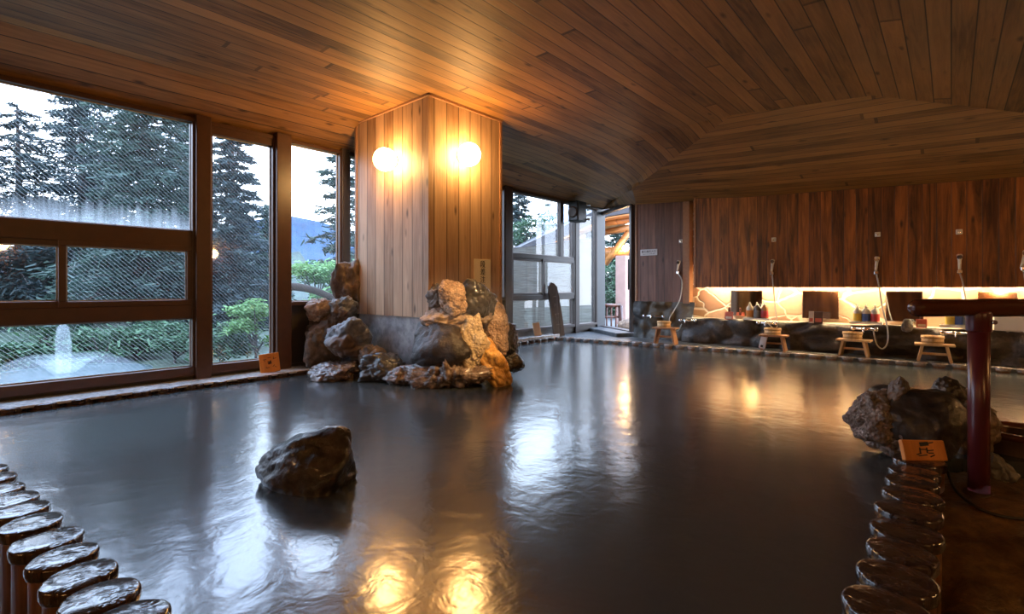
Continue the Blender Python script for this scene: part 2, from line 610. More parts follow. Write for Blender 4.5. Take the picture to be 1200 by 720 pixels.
def rock_bm(sx, sy, sz, seed, facets=15, p=12, rough=.085, flute=0., sub=5, lump=.2, skew=0., crease=.10):
    rnd = random.Random(seed)
    planes = []
    for _ in range(facets):
        n_ = Vector((rnd.gauss(0, 1), rnd.gauss(0, 1), rnd.gauss(0, 1))).normalized()
        planes.append((n_, rnd.uniform(.72, 1.08)))
    for ax in (Vector((1, 0, 0)), Vector((0, 1, 0)), Vector((0, 0, 1))):
        planes += [(ax, 1.), (-ax, 1.)]
    bm = bmesh.new()
    bmesh.ops.create_icosphere(bm, subdivisions=sub, radius=1)
    so = Vector((seed * 1.37 % 50, seed * 2.11 % 50, seed * .71 % 50))
    for v in bm.verts:
        d_ = v.co.normalized()
        s = 0
        for n_, q in planes:
            k = n_.dot(d_) / q
            if k > 0:
                s += k ** p
        r = s ** (-1 / p)
        r *= 1 + lump * noise.noise(d_ * 1.6 + so) + rough * noise.fractal(d_ * 4 + so, 1., 2., 4)
        if flute:
            a_ = math.atan2(d_.y, d_.x)
            r *= 1 + flute * abs(noise.noise(Vector((math.cos(a_) * 7, math.sin(a_) * 7, d_.z * .7)) + so)) - flute * .4
        cre = noise.voronoi(d_ * 1.9 + so)[0]
        r *= 1 - crease * max(0., 1 - (cre[1] - cre[0]) * 5)
        v.co = d_ * r
        if skew:
            v.co.z *= 1 + skew * v.co.x
        v.co.x *= sx
        v.co.y *= sy
        v.co.z *= sz
    return bm


def rock(px, py, d, wpx, hpx, dep, label, mat, seed, roll=0., name='rock', **kw):
    c = at(px, py, d)
    s = d / FPX / 2
    o = link(name, rock_bm(wpx * s, dep / 2, hpx * s, seed, **kw), M[mat], loc=c, smooth=True, rot=(0, roll, YAW))
    return tag(o, label, 'rock')


def structure(name, bm, mats, parent=None, **k):
    o = link(name, bm, mats, parent, **k)
    if parent is None:
        o['kind'] = 'structure'
    return o


# ------------------------------------------------------------------ room shell
WX = -6.28            # inner face of the window wall
FRONT_Y, RIGHT_X = -4.0, 4.0
# ceiling: main field, soffit along the windows, hipped end
def hip(px, py):
    """point where the sight line meets the sloping hipped end"""
    r = ray(px, py)
    k = 3.797 / (r.z + .0417 * r.x + .258 * r.y)
    return CAM + r * k


H0, T1, T2, T3 = hip(741, 222), hip(857, 135), hip(1022, 112), hip(1180, 130)
T4 = Vector((2.1, 8.6, 2.49))
B0 = Vector((-4.86, 9.36, 2.70))
B1 = Vector((-2.7, 9.11, 2.56))
B2 = Vector((-.9, 9.11, 2.485))
B3 = Vector((.69, 9.11, 2.418))
B4 = Vector((2.1, 9.11, 2.36))
bm = bmesh.new()


def patch(bm, a, b, c, d_, nu, nv, mat):
    g = [[bm.verts.new((a * (1 - u / nu) + b * (u / nu)) * (1 - v / nv) + (d_ * (1 - u / nu) + c * (u / nu)) * (v / nv)) for v in range(nv + 1)] for u in range(nu + 1)]
    for u in range(nu):
        for v in range(nv):
            f = bm.faces.new((g[u][v], g[u + 1][v], g[u + 1][v + 1], g[u][v + 1]))
            f.material_index = mat


V = Vector
SX = -5.76            # where the soffit meets the main field
# soffit strip
patch(bm, V((WX - .02, FRONT_Y, 2.87)), V((SX, FRONT_Y, 3.15)), V((SX, 6.55, 3.15)), V((WX - .02, 6.55, 2.87)), 3, 8, 0)
patch(bm, V((WX - .02, 6.55, 2.87)), V((SX, 6.55, 3.15)), V((SX, 9.95, 2.97)), V((WX - .02, 10.4, 2.87)), 3, 6, 0)
patch(bm, V((SX, 9.95, 2.97)), H0, B0, V((WX - .02, 10.4, 2.87)), 4, 4, 0)
# main field
patch(bm, V((SX, FRONT_Y, 3.15)), V((-2.09, FRONT_Y, 3.18)), T1, V((SX, 6.55, 3.15)), 4, 8, 0)
patch(bm, V((SX, 6.55, 3.15)), T1, H0, V((SX, 9.95, 2.97)), 6, 6, 0)
patch(bm, V((-2.09, FRONT_Y, 3.18)), V((-.65, FRONT_Y, 3.13)), T2, T1, 3, 8, 0)
patch(bm, V((-.65, FRONT_Y, 3.13)), V((.45, FRONT_Y, 2.90)), T3, T2, 3, 8, 0)
patch(bm, V((.45, FRONT_Y, 2.90)), V((2.1, FRONT_Y, 2.55)), T4, T3, 3, 8, 0)
patch(bm, V((2.1, FRONT_Y, 2.55)), V((RIGHT_X, FRONT_Y, 2.15)), V((RIGHT_X, 9.11, 2.15)), T4, 3, 8, 0)
# hipped end over the washing wall
for a, b, c_, d_ in ((H0, T1, B1, B0), (T1, T2, B2, B1), (T2, T3, B3, B2), (T3, T4, B4, B3)):
    patch(bm, a, b, c_, d_, 8, 8, 1)
box(bm, WX - .5, RIGHT_X + .3, FRONT_Y - .3, 10.7, 3.42, 3.55)
structure('ceiling', bm, [M['ceil_y'], M['ceil_x']])

# window wall: header, footing, board under the third window
bm = bmesh.new()
box(bm, WX - .12, WX, FRONT_Y - .2, 10.47, 2.865, 3.45)
box(bm, WX - .15, WX, FRONT_Y - .2, 10.47, -.8, .03)
box(bm, WX - .15, WX + .0, FRONT_Y - .2, -1.7, -.8, 3.4)
box(bm, WX - .10, WX - .02, 2.80, 7.0, .03, .77)
box(bm, WX - .12, WX + .02, 7.0, 10.47, .03, .14)
structure('wall_left', bm, M['board_dark'])
bm = bmesh.new()
box(bm, WX - .15, RIGHT_X + .15, FRONT_Y - .15, FRONT_Y, -.8, 3.45)
structure('wall_front', bm, M['panel_wood'])
structure('wall_right', B(RIGHT_X, RIGHT_X + .15, FRONT_Y, 9.7, -.8, 3.45), M['room_wood'])

# back wall: crazy-paved stone, then the boarding hung in front of it
WBY = 9.5
bm = box(bmesh.new(), -3.74, RIGHT_X, WBY, WBY + .15, -.3, 3.45)
wb = structure('wall_back', bm, M['paving'])
wu = structure('wall_upper', B(-3.53, RIGHT_X, 9.11, 9.17, 1.0, 3.0), M['panel_wood'])
structure('boarding_edge', B(-3.56, -3.525, 9.095, 9.2, .985, 3.0), M['pillar_trim'], wu)
bm = box(bmesh.new(), -4.86, -3.74, 9.35, 9.65, .69, 3.0)
ws = structure('wall_side', bm, M['panel_wood2'])
structure('edge_board', B(-3.86, -3.735, 9.32, 9.5, .69, 3.0), M['pillar_trim'], ws)
structure('edge_batten', B(-4.87, -4.83, 9.33, 9.36, .69, 2.9), M['pillar_trim'], ws)
# rocky foot of that piece of wall
bm = bmesh.new()
nx, nz = 40, 16
g = []
for i in range(nx + 1):
    row = []
    for k in range(nz + 1):
        x = -4.86 + 1.22 * i / nx
        z = -.1 + .82 * k / nz
        q = Vector((x * 2.6, z * 3.4, 1.3))
        dd = noise.voronoi(q)[0]
        e_ = min(.12, (dd[1] - dd[0]) * .28)
        row.append(bm.verts.new((x, 9.36 - e_ - .03 * noise.noise(q * 3) - .12 * (1 - k / nz), z)))
    g.append(row)
for i in range(nx):
    for k in range(nz):
        f = bm.faces.new((g[i][k], g[i + 1][k], g[i + 1][k + 1], g[i][k + 1]))
        f.smooth = True
structure('trim_9', bm, M['base_rock'])

# floor: back deck, near floors, the wet floor on the right; pool water
EDGE = lambda x: 8.15 + .082 * (x + 6.04)
bm = bmesh.new()
vs1 = [V((WX, 8.12, -.012)), V((RIGHT_X, EDGE(RIGHT_X), -.012)), V((RIGHT_X, 9.6, -.012)), V((-4.8, 9.6, -.012)), V((WX, 10.6, -.012))]
lo_ = [q - V((0, 0, .7)) for q in vs1]
a_ = [bm.verts.new(q) for q in vs1]
b_ = [bm.verts.new(q) for q in lo_]
bm.faces.new(a_)
for i in range(5):
    bm.faces.new((a_[i], b_[i], b_[(i + 1) % 5], a_[(i + 1) % 5]))
rw = [V((WX, FRONT_Y, -.36)), V((-.1, FRONT_Y, -.36)), V((-.1, .56, -.36)), V((WX, -.15, -.36))]
a_ = [bm.verts.new(q) for q in rw]
b_ = [bm.verts.new(q - V((0, 0, .4))) for q in rw]
bm.faces.new(a_).material_index = 1
for i in range(4):
    bm.faces.new((a_[i], b_[i], b_[(i + 1) % 4], a_[(i + 1) % 4])).material_index = 1
# wet uneven floor right of the log row
nx, ny = 50, 70
g = []
for i in range(nx + 1):
    row = []
    for k in range(ny + 1):
        x = -.15 + 4.15 * (i / nx) ** 1.3
        yb = 4.03 + .62 * min(1, max(0, x + .1) * 1.1)
        y = FRONT_Y + (yb - FRONT_Y) * (k / ny) ** .7
        q = Vector((x, y, 0))
        z = -.36 + .16 * max(0., min(1., (y - 2.2) / 1.3)) + .06 * noise.fractal(q * 2.3, 1., 2., 4) + .03 * noise.noise(q * 9)
        mound = math.exp(-((x - .18) ** 2 / .10 + (y - 3.75) ** 2 / .35))
        z += .10 * mound
        row.append(bm.verts.new((x, y, z)))
    g.append(row)
for i in range(nx):
    for k in range(ny):
        f = bm.faces.new((g[i][k], g[i + 1][k], g[i + 1][k + 1], g[i][k + 1]))
        f.material_index = 1
        f.smooth = True
for i in range(nx):
    a1, a2 = g[i][ny], g[i + 1][ny]
    f = bm.faces.new((a1, a2, bm.verts.new(a2.co - V((0, 0, .6))), bm.verts.new(a1.co - V((0, 0, .6)))))
    f.material_index = 1
structure('floor', bm, [M['slate'], M['wet_floor']])
rowy = lambda x: .335 + .115 * (x + 2.065)
bm = bmesh.new()
ring = [(WX, rowy(WX)), (-.13, rowy(-.13)), (-.13, 4.0), (0, 4.12), (.42, 4.37), (.83, 4.62), (RIGHT_X, 4.62), (RIGHT_X, EDGE(RIGHT_X)), (WX, 8.12)]
a_ = [bm.verts.new((x, y, WATER_Z)) for x, y in ring]
b_ = [bm.verts.new((x, y, -.7)) for x, y in ring]
bm.faces.new(a_)
bm.faces.new(list(reversed(b_)))
for i in range(len(ring)):
    j = (i + 1) % len(ring)
    bm.faces.new((a_[i], b_[i], b_[j], a_[j]))
structure('water', bm, M['water'])

# ledge under the windows
bm = bmesh.new()
box(bm, WX, -5.895, -1.5, 3.0, -.03, -.004, .006)
box(bm, WX, -6.05, -1.5, 3.0, -.5, -.03)
box(bm, WX, -6.02, 6.6, 8.3, -.5, .045, .01)
structure('trim_1', bm, M['ledge'])
# step below the outer door
dirn = (V((-4.92, 9.40, 0)) - V((WX, 10.35, 0)))
dl = dirn.length
dirn.normalize()
nrm = V((-dirn.y, dirn.x, 0))
DM = Matrix(((dirn.x, nrm.x, 0, WX), (dirn.y, nrm.y, 0, 10.35), (0, 0, 1, 0), (0, 0, 0, 1)))
bm = box(bmesh.new(), -.1, dl + .1, -.45, .25, -.3, .07, .02, M4=DM)
structure('trim_2', bm, M['slate'])

# ------------------------------------------------------------------ pillar
PXR, PXL, PYF, PYB = -4.373, -5.866, 3.543, 4.735
pl_ = structure('pillar', B(PXL, PXR, PYF, PYB, .657, 3.2), M['pillar_wood'])
structure('stone_base', B(PXL + .03, PXR - .03, PYF + .03, PYB - .03, -.5, .66), M['concrete'], pl_)
bm = bmesh.new()
box(bm, PXL - .02, PXR + .025, PYF - .025, PYF + .01, 3.135, 3.17, .004)
box(bm, PXR - .01, PXR + .025, PYF - .025, PYB + .02, 3.135, 3.17, .004)
structure('crown_trim', bm, M['pillar_trim'], pl_)
bm = bmesh.new()
box(bm, PXL - .012, PXL + .03, PYF - .012, PYF + .03, .65, 3.15, .004)
structure('corner_strip', bm, M['pillar_trim'], pl_)
bm = bmesh.new()
box(bm, PXR - .03, PXR + .012, PYB - .03, PYB + .012, .65, 3.15, .004)
structure('corner_strip', bm, M['pillar_trim'], pl_)


# ------------------------------------------------------------------ windows
def window(name, y0, y1, z0, z1, rails=(), stiles=(), panes=(), fm='frame', pm='glass_wired', post=.1, sill=.10, prot=.06):
    """frame members as (y0,y1,z0,z1) bars, panes as (y0,y1,z0,z1,mat)"""
    bm = bmesh.new()
    box(bm, WX - .06, WX + prot, y0, y1, z0, z0 + sill, .006)
    box(bm, WX - .06, WX + prot, y0, y1, z1 - .05, z1, .006)
    box(bm, WX - .06, WX + prot, y0, y0 + .035, z0 + sill, z1 - .05, .004)
    box(bm, WX - .06, WX + prot, y1 - .035, y1, z0 + sill, z1 - .05, .004)
    for r in rails:
        box(bm, WX - .05, WX + prot - .01, r[0], r[1], r[2], r[3], .006)
    fr = structure(name, bm, M[fm])
    for s in stiles:
        b2 = bmesh.new()
        ya, yb, za, zb, th, off = s
        # a sliding sash: four bars
        box(b2, WX - .03 + off, WX + off + .01, ya, yb, za, za + th, .004)
        box(b2, WX - .03 + off, WX + off + .01, ya, yb, zb - th, zb, .004)
        box(b2, WX - .03 + off, WX + off + .01, ya, ya + th, za + th, zb - th, .004)
        box(b2, WX - .03 + off, WX + off + .01, yb - th, yb, za + th, zb - th, .004)
        so_ = link('sash', b2, M[fm], fr)
    for p in panes:
        bp = box(bmesh.new(), WX - .022 + (p[5] if len(p) > 5 else 0), WX - .016 + (p[5] if len(p) > 5 else 0), *p[:4])
        pane_ = link('glass_pane', bp, M[p[4]], fr)
        bb = bmesh.new()
        o_ = (p[5] if len(p) > 5 else 0)
        for (a, b, c_, d_) in ((p[0], p[1], p[2], p[2] + .012), (p[0], p[1], p[3] - .012, p[3]), (p[0], p[0] + .012, p[2], p[3]), (p[1] - .012, p[1], p[2], p[3])):
            box(bb, WX - .015 + o_, WX - .008 + o_, a, b, c_, d_)
        link('glazing_bead', bb, M['bead'], pane_)
    return fr


window('window_1', -1.7, 1.80, .03, 2.865,
       rails=[(-1.7, 1.8, 1.44, 1.62), (-1.7, 1.8, .66, .81)],
       stiles=[(-1.66, -.46, .81, 1.45, .055, .02), (-.52, .735, .81, 1.45, .06, .02), (.675, 1.77, .81, 1.45, .055, .045)],
       panes=[(-1.67, 1.77, 1.62, 2.815, 'glass_misted'), (-1.67, 1.77, .13, .66, 'glass_wired'),
              (-.46, .675, .87, 1.39, 'glass_plain', .015), (.73, 1.715, .865, 1.395, 'glass_wired', .04), (-1.6, -.5, .865, 1.395, 'glass_plain', .015)])
window('window_2', 1.93, 2.66, .03, 2.865, rails=[(1.93, 2.66, 2.73, 2.83)], panes=[(1.965, 2.625, .13, 2.73, 'glass_wired')])
window('window_3', 2.82, 3.55, .77, 2.865, panes=[(2.855, 3.515, .82, 2.815, 'glass_wired')], sill=.05)
window('window_4', 3.64, 6.86, .77, 2.865, rails=[(5.1, 5.2, .8, 2.83)], panes=[(3.675, 5.1, .82, 2.815, 'glass_wired'), (5.2, 6.825, .82, 2.815, 'glass_wired')], sill=.05, fm='frame_dark')
window('window_5', 7.04, 9.17, .13, 2.865, fm='frame_dark', sill=.06,
       rails=[(7.04, 9.17, 1.57, 1.66), (7.04, 9.17, .75, .84), (8.62, 8.74, 1.64, 2.83)],
       stiles=[(7.07, 8.12, .83, 1.585, .055, .02), (8.0, 9.14, .83, 1.585, .055, .045)],
       panes=[(7.075, 8.62, 1.66, 2.815, 'glass_plain'), (8.74, 9.135, 1.66, 2.815, 'glass_plain'),
              (7.125, 8.0, .885, 1.53, 'glass_plain', .015), (8.1, 9.085, .885, 1.53, 'glass_plain', .04), (7.075, 9.135, .19, .75, 'glass_plain')])
window('window_6', 9.29, 10.08, .13, 2.865, fm='frame_dark', sill=.05, panes=[(9.325, 10.045, .18, 2.815, 'glass_plain')])
# posts between the windows
for i, (a, b, mt, pr) in enumerate(((1.79, 1.94, 'frame', .10), (2.65, 2.83, 'frame', .12), (3.54, 3.65, 'frame_dark', .08), (6.85, 7.05, 'frame_dark', .07), (9.16, 9.30, 'frame_dark', .07), (10.07, 10.42, 'frame_post', .06))):
    structure('trim_%d' % (i + 3), B(WX - .10, WX + pr, a, b, -.1, 2.9, .008), M[mt])

# door opening, its frame and the leaf pushed open
bm = bmesh.new()
box(bm, dl - .12, dl - .03, -.06, .06, .05, 2.78, .006, M4=DM)
box(bm, .02, dl - .03, -.05, .05, 2.72, 2.80, .006, M4=DM)
box(bm, .02, dl - .03, -.06, .06, .05, .09, .006, M4=DM)
dr = structure('door_1', bm, M['frame_dark'])
LP = onY(741.5, 337, 9.62)
LDIR = Vector((LP.x, LP.y, 0)).normalized()           # the leaf stands almost edge-on
ang = math.atan2(LDIR.y, LDIR.x) + math.radians(3)
LM = Matrix.Translation((LP.x, LP.y, 0)) @ Matrix.Rotation(ang, 4, 'Z')
bm = bmesh.new()
box(bm, 0, .07, -.022, .022, .03, 2.68, .004, M4=LM)
box(bm, .83, .9, -.022, .022, .03, 2.68, .004, M4=LM)
box(bm, .07, .83, -.022, .022, .03, .15, .004, M4=LM)
box(bm, .07, .83, -.022, .022, 2.6, 2.68, .004, M4=LM)
leaf_ = link('door_leaf', bm, M['frame_grey'], dr)
link('door_glass', B(.07, .83, -.004, .004, .15, 2.6, M4=LM), M['glass_plain'], leaf_)
for s in (-1, 1):
    bm = bmesh.new()
    tube(bm, [LM @ V((.035, s * .085, .95)), LM @ V((.035, s * .085, 1.6))], .016, 10)
    for zz in (1.02, 1.53):
        tube(bm, [LM @ V((.035, s * .02, zz)), LM @ V((.035, s * .085, zz))], .01, 8)
    link('door_handle', bm, M['old_board'], leaf_)

# ------------------------------------------------------------------ lamps
def globe(loc, nrm_, label):
    o = thing('wall_lamp', label, 'lamp', loc)
    n_ = Vector(nrm_)
    R = n_.to_track_quat('Z', 'Y').to_matrix().to_4x4()
    bm = bmesh.new()
    ball(bm, (0, 0, 0), .135, 4)
    link('glass_globe', bm, M['globe'], o, smooth=True)
    bm = lathe(bmesh.new(), [(.075, -.135), (.075, -.118), (.055, -.112)], 24, M4=R)
    link('mounting_plate', bm, M['chrome'], o)
    return o


globe((-5.01, PYF - .136, 2.51), (0, -1, 0), 'glowing globe wall lamp on the grey-tinted left face of the boarded pillar')
globe((PXR + .136, 4.04, 2.56), (1, 0, 0), 'glowing globe wall lamp on the orange right face of the boarded pillar')

M['added_globe'] = emit('glowing_added_globe', LAMPCOL, ADDEDGLOBE)  # unseen lamps added to lift the warm light in the room
for loc, nr, lab in (((-3.2, FRONT_Y + .136, 2.45), (0, 1, 0), 'added unseen globe lamp on the boarded wall behind the camera, nearer the windows'),
                     ((1.2, FRONT_Y + .136, 2.3), (0, 1, 0), 'added unseen globe lamp on the boarded wall behind the camera, farther from the windows'),
                     ((RIGHT_X - .136, .8, 2.0), (-1, 0, 0), 'added unseen globe lamp on the side wall beyond the handrail'),
                     ((RIGHT_X - .136, 5.2, 2.0), (-1, 0, 0), 'added unseen globe lamp on the side wall beyond the far pool corner')):
    g_ = globe(loc, nr, lab)
    g_.children[0].data.materials[0] = M['added_globe']

# added, unseen spotlight that warms and brightens the spring rocks
sl = Vector((-1.2, 3.2, 3.02))
o = thing('added_spotlight', 'added unseen spotlight under the ceiling aimed at the rocks of the pillar corner', 'spotlight', sl)
aim = Vector((-4.15, 3.75, .35)) - sl
AM = aim.to_track_quat('-Z', 'Y').to_matrix().to_4x4()
link('added_spot_can', lathe(bmesh.new(), [(.02, .14), (.045, .13), (.055, .0), (.048, .0), (.04, .11), (.01, .115)], 20, M4=AM, cap=False), M['board_dark'], o)
link('added_spot_stem', tube(bmesh.new(), [AM @ V((0, 0, .12)), (0, 0, .19)], .01, 8), M['board_dark'], o)
ld = bpy.data.lights.new('added_spot_lamp', 'SPOT')
ld.energy = 520
ld.color = (1, .60, .25)
ld.spot_size = math.radians(23)
ld.spot_blend = .9
ld.shadow_soft_size = .04
lo_b = bpy.data.objects.new('added_spot_lamp', ld)
C.objects.link(lo_b)
lo_b.parent = o
lo_b.rotation_euler = aim.to_track_quat('-Z', 'Y').to_euler()

# tubes hidden behind the lower edge of the boarding
for i in range(6):
    x0 = -3.42 + i * 1.24
    o = thing('tube_light', 'warm fluorescent tube behind the lower edge of the dark boarding', 'light', (x0, 9.3, 1.07), group='fluorescent tubes behind the boarding')
    link('lamp_tube', tube(bmesh.new(), [(0.02, 0, 0), (1.18, 0, 0)], .016, 10), M['tube'], o)
    link('housing', B(0, 1.2, -.03, .03, .03, .08, .006), M['white_plastic'], o)


# ------------------------------------------------------------------ log posts round the pool
def log_bm(r, h, seed, wob=.06):
    c = .045
    return lathe(bmesh.new(), [(r * .88, -h), (r * .9, -c - .012), (r * .97, -c), (r, -c + .012), (r, -.012), (r * .97, -.003), (r * .9, 0.0), (r * .45, .002)], 28,
                 mats=[0, 0, 1, 1, 1, 1, 1], wob=wob, seed=seed, sx=1 + .06 * math.sin(seed * 1.7), sy=1 + .06 * math.cos(seed * 2.3))


LOGM = None


def log(x, y, r, h, seed, label, group, z=0., top='log_top'):
    o = link('log_post', log_bm(r, h, seed), [M['log_side'], M[top]], loc=(x, y, z), rot=(0, 0, seed * 1.3))
    return tag(o, label, 'log post', group)


ordw = ['first', 'second', 'third', 'fourth', 'fifth', 'sixth', 'seventh', 'eighth', 'ninth', 'tenth', 'eleventh', 'twelfth']
# near left row, nearest the camera first
xs = -1.86
for i in range(11):
    x = xs - .212 * i
    y = .335 + .115 * (x + 2.065) + random.uniform(-.008, .008)
    log(x, y, .108 + random.uniform(-.004, .004), .40, i + 1, 'wet-topped log post, %s from the bottom of the photo in the near left row' % ordw[i], 'log posts of the near left row', random.uniform(-.006, .006))
# right-hand row beside the raised floor
y = 1.96
for i in range(9):
    log(-.145 + random.uniform(-.012, .012), y, .117 + random.uniform(-.004, .006), .32, 30 + i, 'dark wet log post, %s from the bottom of the photo in the right-hand row' % ordw[i], 'log posts of the right-hand row', random.uniform(-.008, .008))
    y += .222
# under the big window
for i in range(14):
    yy = -.12 + i * .228
    log(-5.985 + random.uniform(-.006, .006), yy, .114, .4, 60 + i, 'dark log post end under the pale ledge below the big left windows', 'log posts along the window ledge', -.012)
# far edge, in front of the washing places
n_far = 43
for i in range(n_far):
    x = -5.92 + i * .2
    log(x, EDGE(x) + .06, .098 + random.uniform(-.003, .003), .35, 90 + i, 'small log post end in the far pool edge before the washing places', 'log posts along the far pool edge', random.uniform(-.004, .006), 'log_pale')
for i in range(8):
    log(-6.03, 6.55 + i * .2, .095, .35, 150 + i, 'small log post end in the pool edge below the windows behind the pillar', 'log posts behind the pillar', -.004)

# ------------------------------------------------------------------ rocks
rock(364, 544, 2.72, 134, 84, .44, 'dark brown boulder standing alone in the pool water', 'rock_pool', 11, roll=-.05, p=10, rough=.05, skew=.30, crease=.03, lump=.12)
# left of the pillar base
rock(408, 338, 6.62, 34, 76, .4, 'tall brown mossy rock against the window left of the pillar', 'rock_brown', 21)
rock(376, 362, 6.35, 28, 32, .30, 'tan rounded rock on the pile left of the pillar', 'rock_tan', 22)
rock(402, 364, 6.30, 34, 36, .34, 'pale blue-grey layered rock left of the pillar boards', 'rock_blue', 23, roll=.4, rough=.14)
rock(379, 399, 6.35, 50, 62, .42, 'grey-brown rock against the dark board under the window', 'rock_brown', 24)
rock(408, 397, 5.98, 54, 56, .46, 'large grey rock with a brown patch, foot of the pillar at left', 'rock_blue', 25, roll=.2)
rock(434, 419, 5.86, 30, 36, .3, 'small dark knob-shaped rock between the grey rocks and the concrete base', 'rock_brown', 26)
rock(392, 434, 5.80, 62, 22, .5, 'flat wet rock at the waterline left of the pillar', 'rock_wet', 27, rough=.1)
rock(450, 431, 5.66, 50, 32, .42, 'dark wet rock at the waterline below the concrete base', 'rock_dark', 28)
rock(477, 442, 5.50, 54, 28, .40, 'wet striped rock at the waterline, left beside the dripstone', 'rock_wet', 29, flute=.3)
# in front of the pillar corner
rock(517, 352, 5.58, 36, 44, .32, 'grey-brown rock at the upper left of the pillar corner pile', 'rock_brown', 31)
rock(531, 349, 5.40, 42, 42, .34, 'porous pinkish rock on top of the pillar corner pile', 'rock_pink', 32, rough=.06)
rock(561, 352, 5.52, 44, 46, .34, 'smooth dark rock top right of the pillar corner pile, below the sign', 'rock_dark', 33)
rock(521, 376, 5.46, 60, 34, .42, 'wide tan rock in the middle of the pillar corner pile', 'rock_tan', 34)
rock(556, 374, 5.56, 44, 32, .36, 'dark brown rock under the smooth dark rock of the corner pile', 'rock_brown', 35)
rock(578, 380, 5.78, 34, 70, .36, 'pinkish crusted rock leaning on the orange pillar face', 'rock_pink', 36, roll=-.15)
rock(592, 402, 5.98, 36, 48, .36, 'dark rock at the right end of the corner pile', 'rock_dark', 37)
rock(520, 402, 5.36, 76, 66, .50, 'big dark brown boulder at the front of the pillar corner pile', 'rock_wetbrown', 38, rough=.05, crease=.03, lump=.1)
rock(556, 402, 5.34, 36, 66, .34, 'pale mineral-crusted ridge of rock beside the big dark boulder', 'rock_cream', 39, roll=-.18)
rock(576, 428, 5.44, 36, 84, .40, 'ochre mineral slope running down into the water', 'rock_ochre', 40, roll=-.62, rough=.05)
rock(527, 440, 5.30, 116, 40, .50, 'fluted dripstone base at the waterline below the big boulder', 'rock_wet', 41, flute=.75, sub=5, rough=.06)
rock(602, 426, 5.62, 26, 26, .26, 'small dark rock beside the ochre slope', 'rock_dark', 42)
# right-hand peninsula
rock(1034, 489, 3.24, 60, 74, .40, 'pale porous rock at the left of the right-hand rock group', 'rock_porous', 51, rough=.13, sub=5)
rock(1078, 493, 3.12, 86, 72, .42, 'big dark blue-grey boulder before the far end of the right-hand log row', 'rock_dark', 52, rough=.04, facets=9, p=14, lump=.08, crease=.02)
rock(1053, 459, 3.16, 22, 36, .14, 'small dark knob of rock on the porous rock', 'rock_brown', 53, roll=.3)
rock(1107, 458, 3.14, 30, 34, .18, 'small dark jagged rock on top of the blue-grey boulder', 'rock_dark', 54)
rock(1124, 498, 3.28, 54, 86, .40, 'brown rock behind the red post', 'rock_brown', 55)
rock(1056, 520, 3.16, 84, 26, .3, 'pale crusted rock at the waterline below the blue-grey boulder', 'rock_porous', 56, rough=.12)
rock(1164, 553, 3.02, 36, 44, .22, 'grey pointed rock right of the red post', 'rock_grey', 57, roll=-.3)

# ------------------------------------------------------------------ handrail
pb = onZ(1147, 578, -.13)
pt = thing('handrail', 'dark wooden handrail with rounded end on a dark red post', 'handrail', (pb.x, pb.y, pb.z), YAW)
dpost = (Vector((pb.x, pb.y, 0))).dot(FWD)
zr = 1 - 24 / FPX * dpost - pb.z
link('post', lathe(bmesh.new(), [(.047, -.08), (.047, zr - .06)], 28), M['post_red'], pt)
col_ = link('collar', lathe(bmesh.new(), [(.052, zr - .13), (.055, zr - .125), (.055, zr - .03), (.052, zr - .02)], 28), M['post_red'], pt)
link('foot_ring', lathe(bmesh.new(), [(.07, -.06), (.07, .0), (.055, .012)], 28), M['old_board'], pt)
bm = bmesh.new()
L0 = -81 / FPX * dpost
rr_ = .049
xs_ = [L0 + rr_ * (1 - math.cos(a * PI / 16)) for a in range(9)]
prof = [(max(.002, rr_ * math.sin(a * PI / 16)), L0 + rr_ * (1 - math.cos(a * PI / 16))) for a in range(9)]
k = L0 + rr_
while k < 2.4:
    k += .09
    prof.append((rr_ * (1 + .035 * math.sin(k * 23) + .03 * math.sin(k * 9.7)), k))
RM = Matrix.Translation((0, 0, zr)) @ Matrix.Rotation(PI / 2, 4, 'Y')
lathe(bm, prof, 24, M4=RM, wob=.03)
link('rail', bm, M['rail_wood'], pt)
bm = bmesh.new()
for zz in (zr - .075,):
    tube(bm, [(.02, -.075, zz), (.02, -.058, zz)], .012, 8)
link('bolt', bm, M['chrome'], col_)

# black cable on the floor beside the post
pts = [onZ(1108, 546, -.06), onZ(1113, 560, -.10), onZ(1120, 575, -.115), onZ(1140, 592, -.12), onZ(1165, 603, -.12), onZ(1200, 609, -.13), onZ(1260, 612, -.15)]
tag(link('cable', tube(bmesh.new(), smooth_path(pts), .008, 8), M['black_rubber']), 'thin black cable looping past the foot of the red post', 'cable')

# cut log tub at the right edge
tb = onZ(1197, 546, -.16)
o = thing('wooden_tub', 'dark wooden tub with a thick rim behind the red post', 'tub', tb)
link('tub_body', lathe(bmesh.new(), [(.20, -.05), (.225, .20), (.19, .20), (.17, .04), (.02, .03)], 32, cap=False), M['old_board'], o)
link('tub_rim', lathe(bmesh.new(), [(.225, .195), (.235, .205), (.235, .235), (.195, .235), (.19, .2)], 32, cap=False), M['rail_wood'], o)


# ------------------------------------------------------------------ writing
def text_mesh(parent, body, size, M4, mat, name='lettering', th=.002, lines=None, space=1.0):
    cu = bpy.data.curves.new(name, 'FONT')
    cu.body = body
    cu.size = size
    cu.align_x = 'CENTER'
    cu.align_y = 'CENTER'
    cu.extrude = th
    cu.space_line = space
    ob = bpy.data.objects.new(name + '_curve', cu)
    C.objects.link(ob)
    bpy.context.view_layer.update()
    dg = bpy.context.evaluated_depsgraph_get()
    me = bpy.data.meshes.new_from_object(ob.evaluated_get(dg))
    bpy.data.objects.remove(ob)
    me.name = name
    me.transform(M4)
    me.materials.clear()
    me.materials.append(mat)
    o = bpy.data.objects.new(name, me)
    C.objects.link(o)
    o.parent = parent
    return o


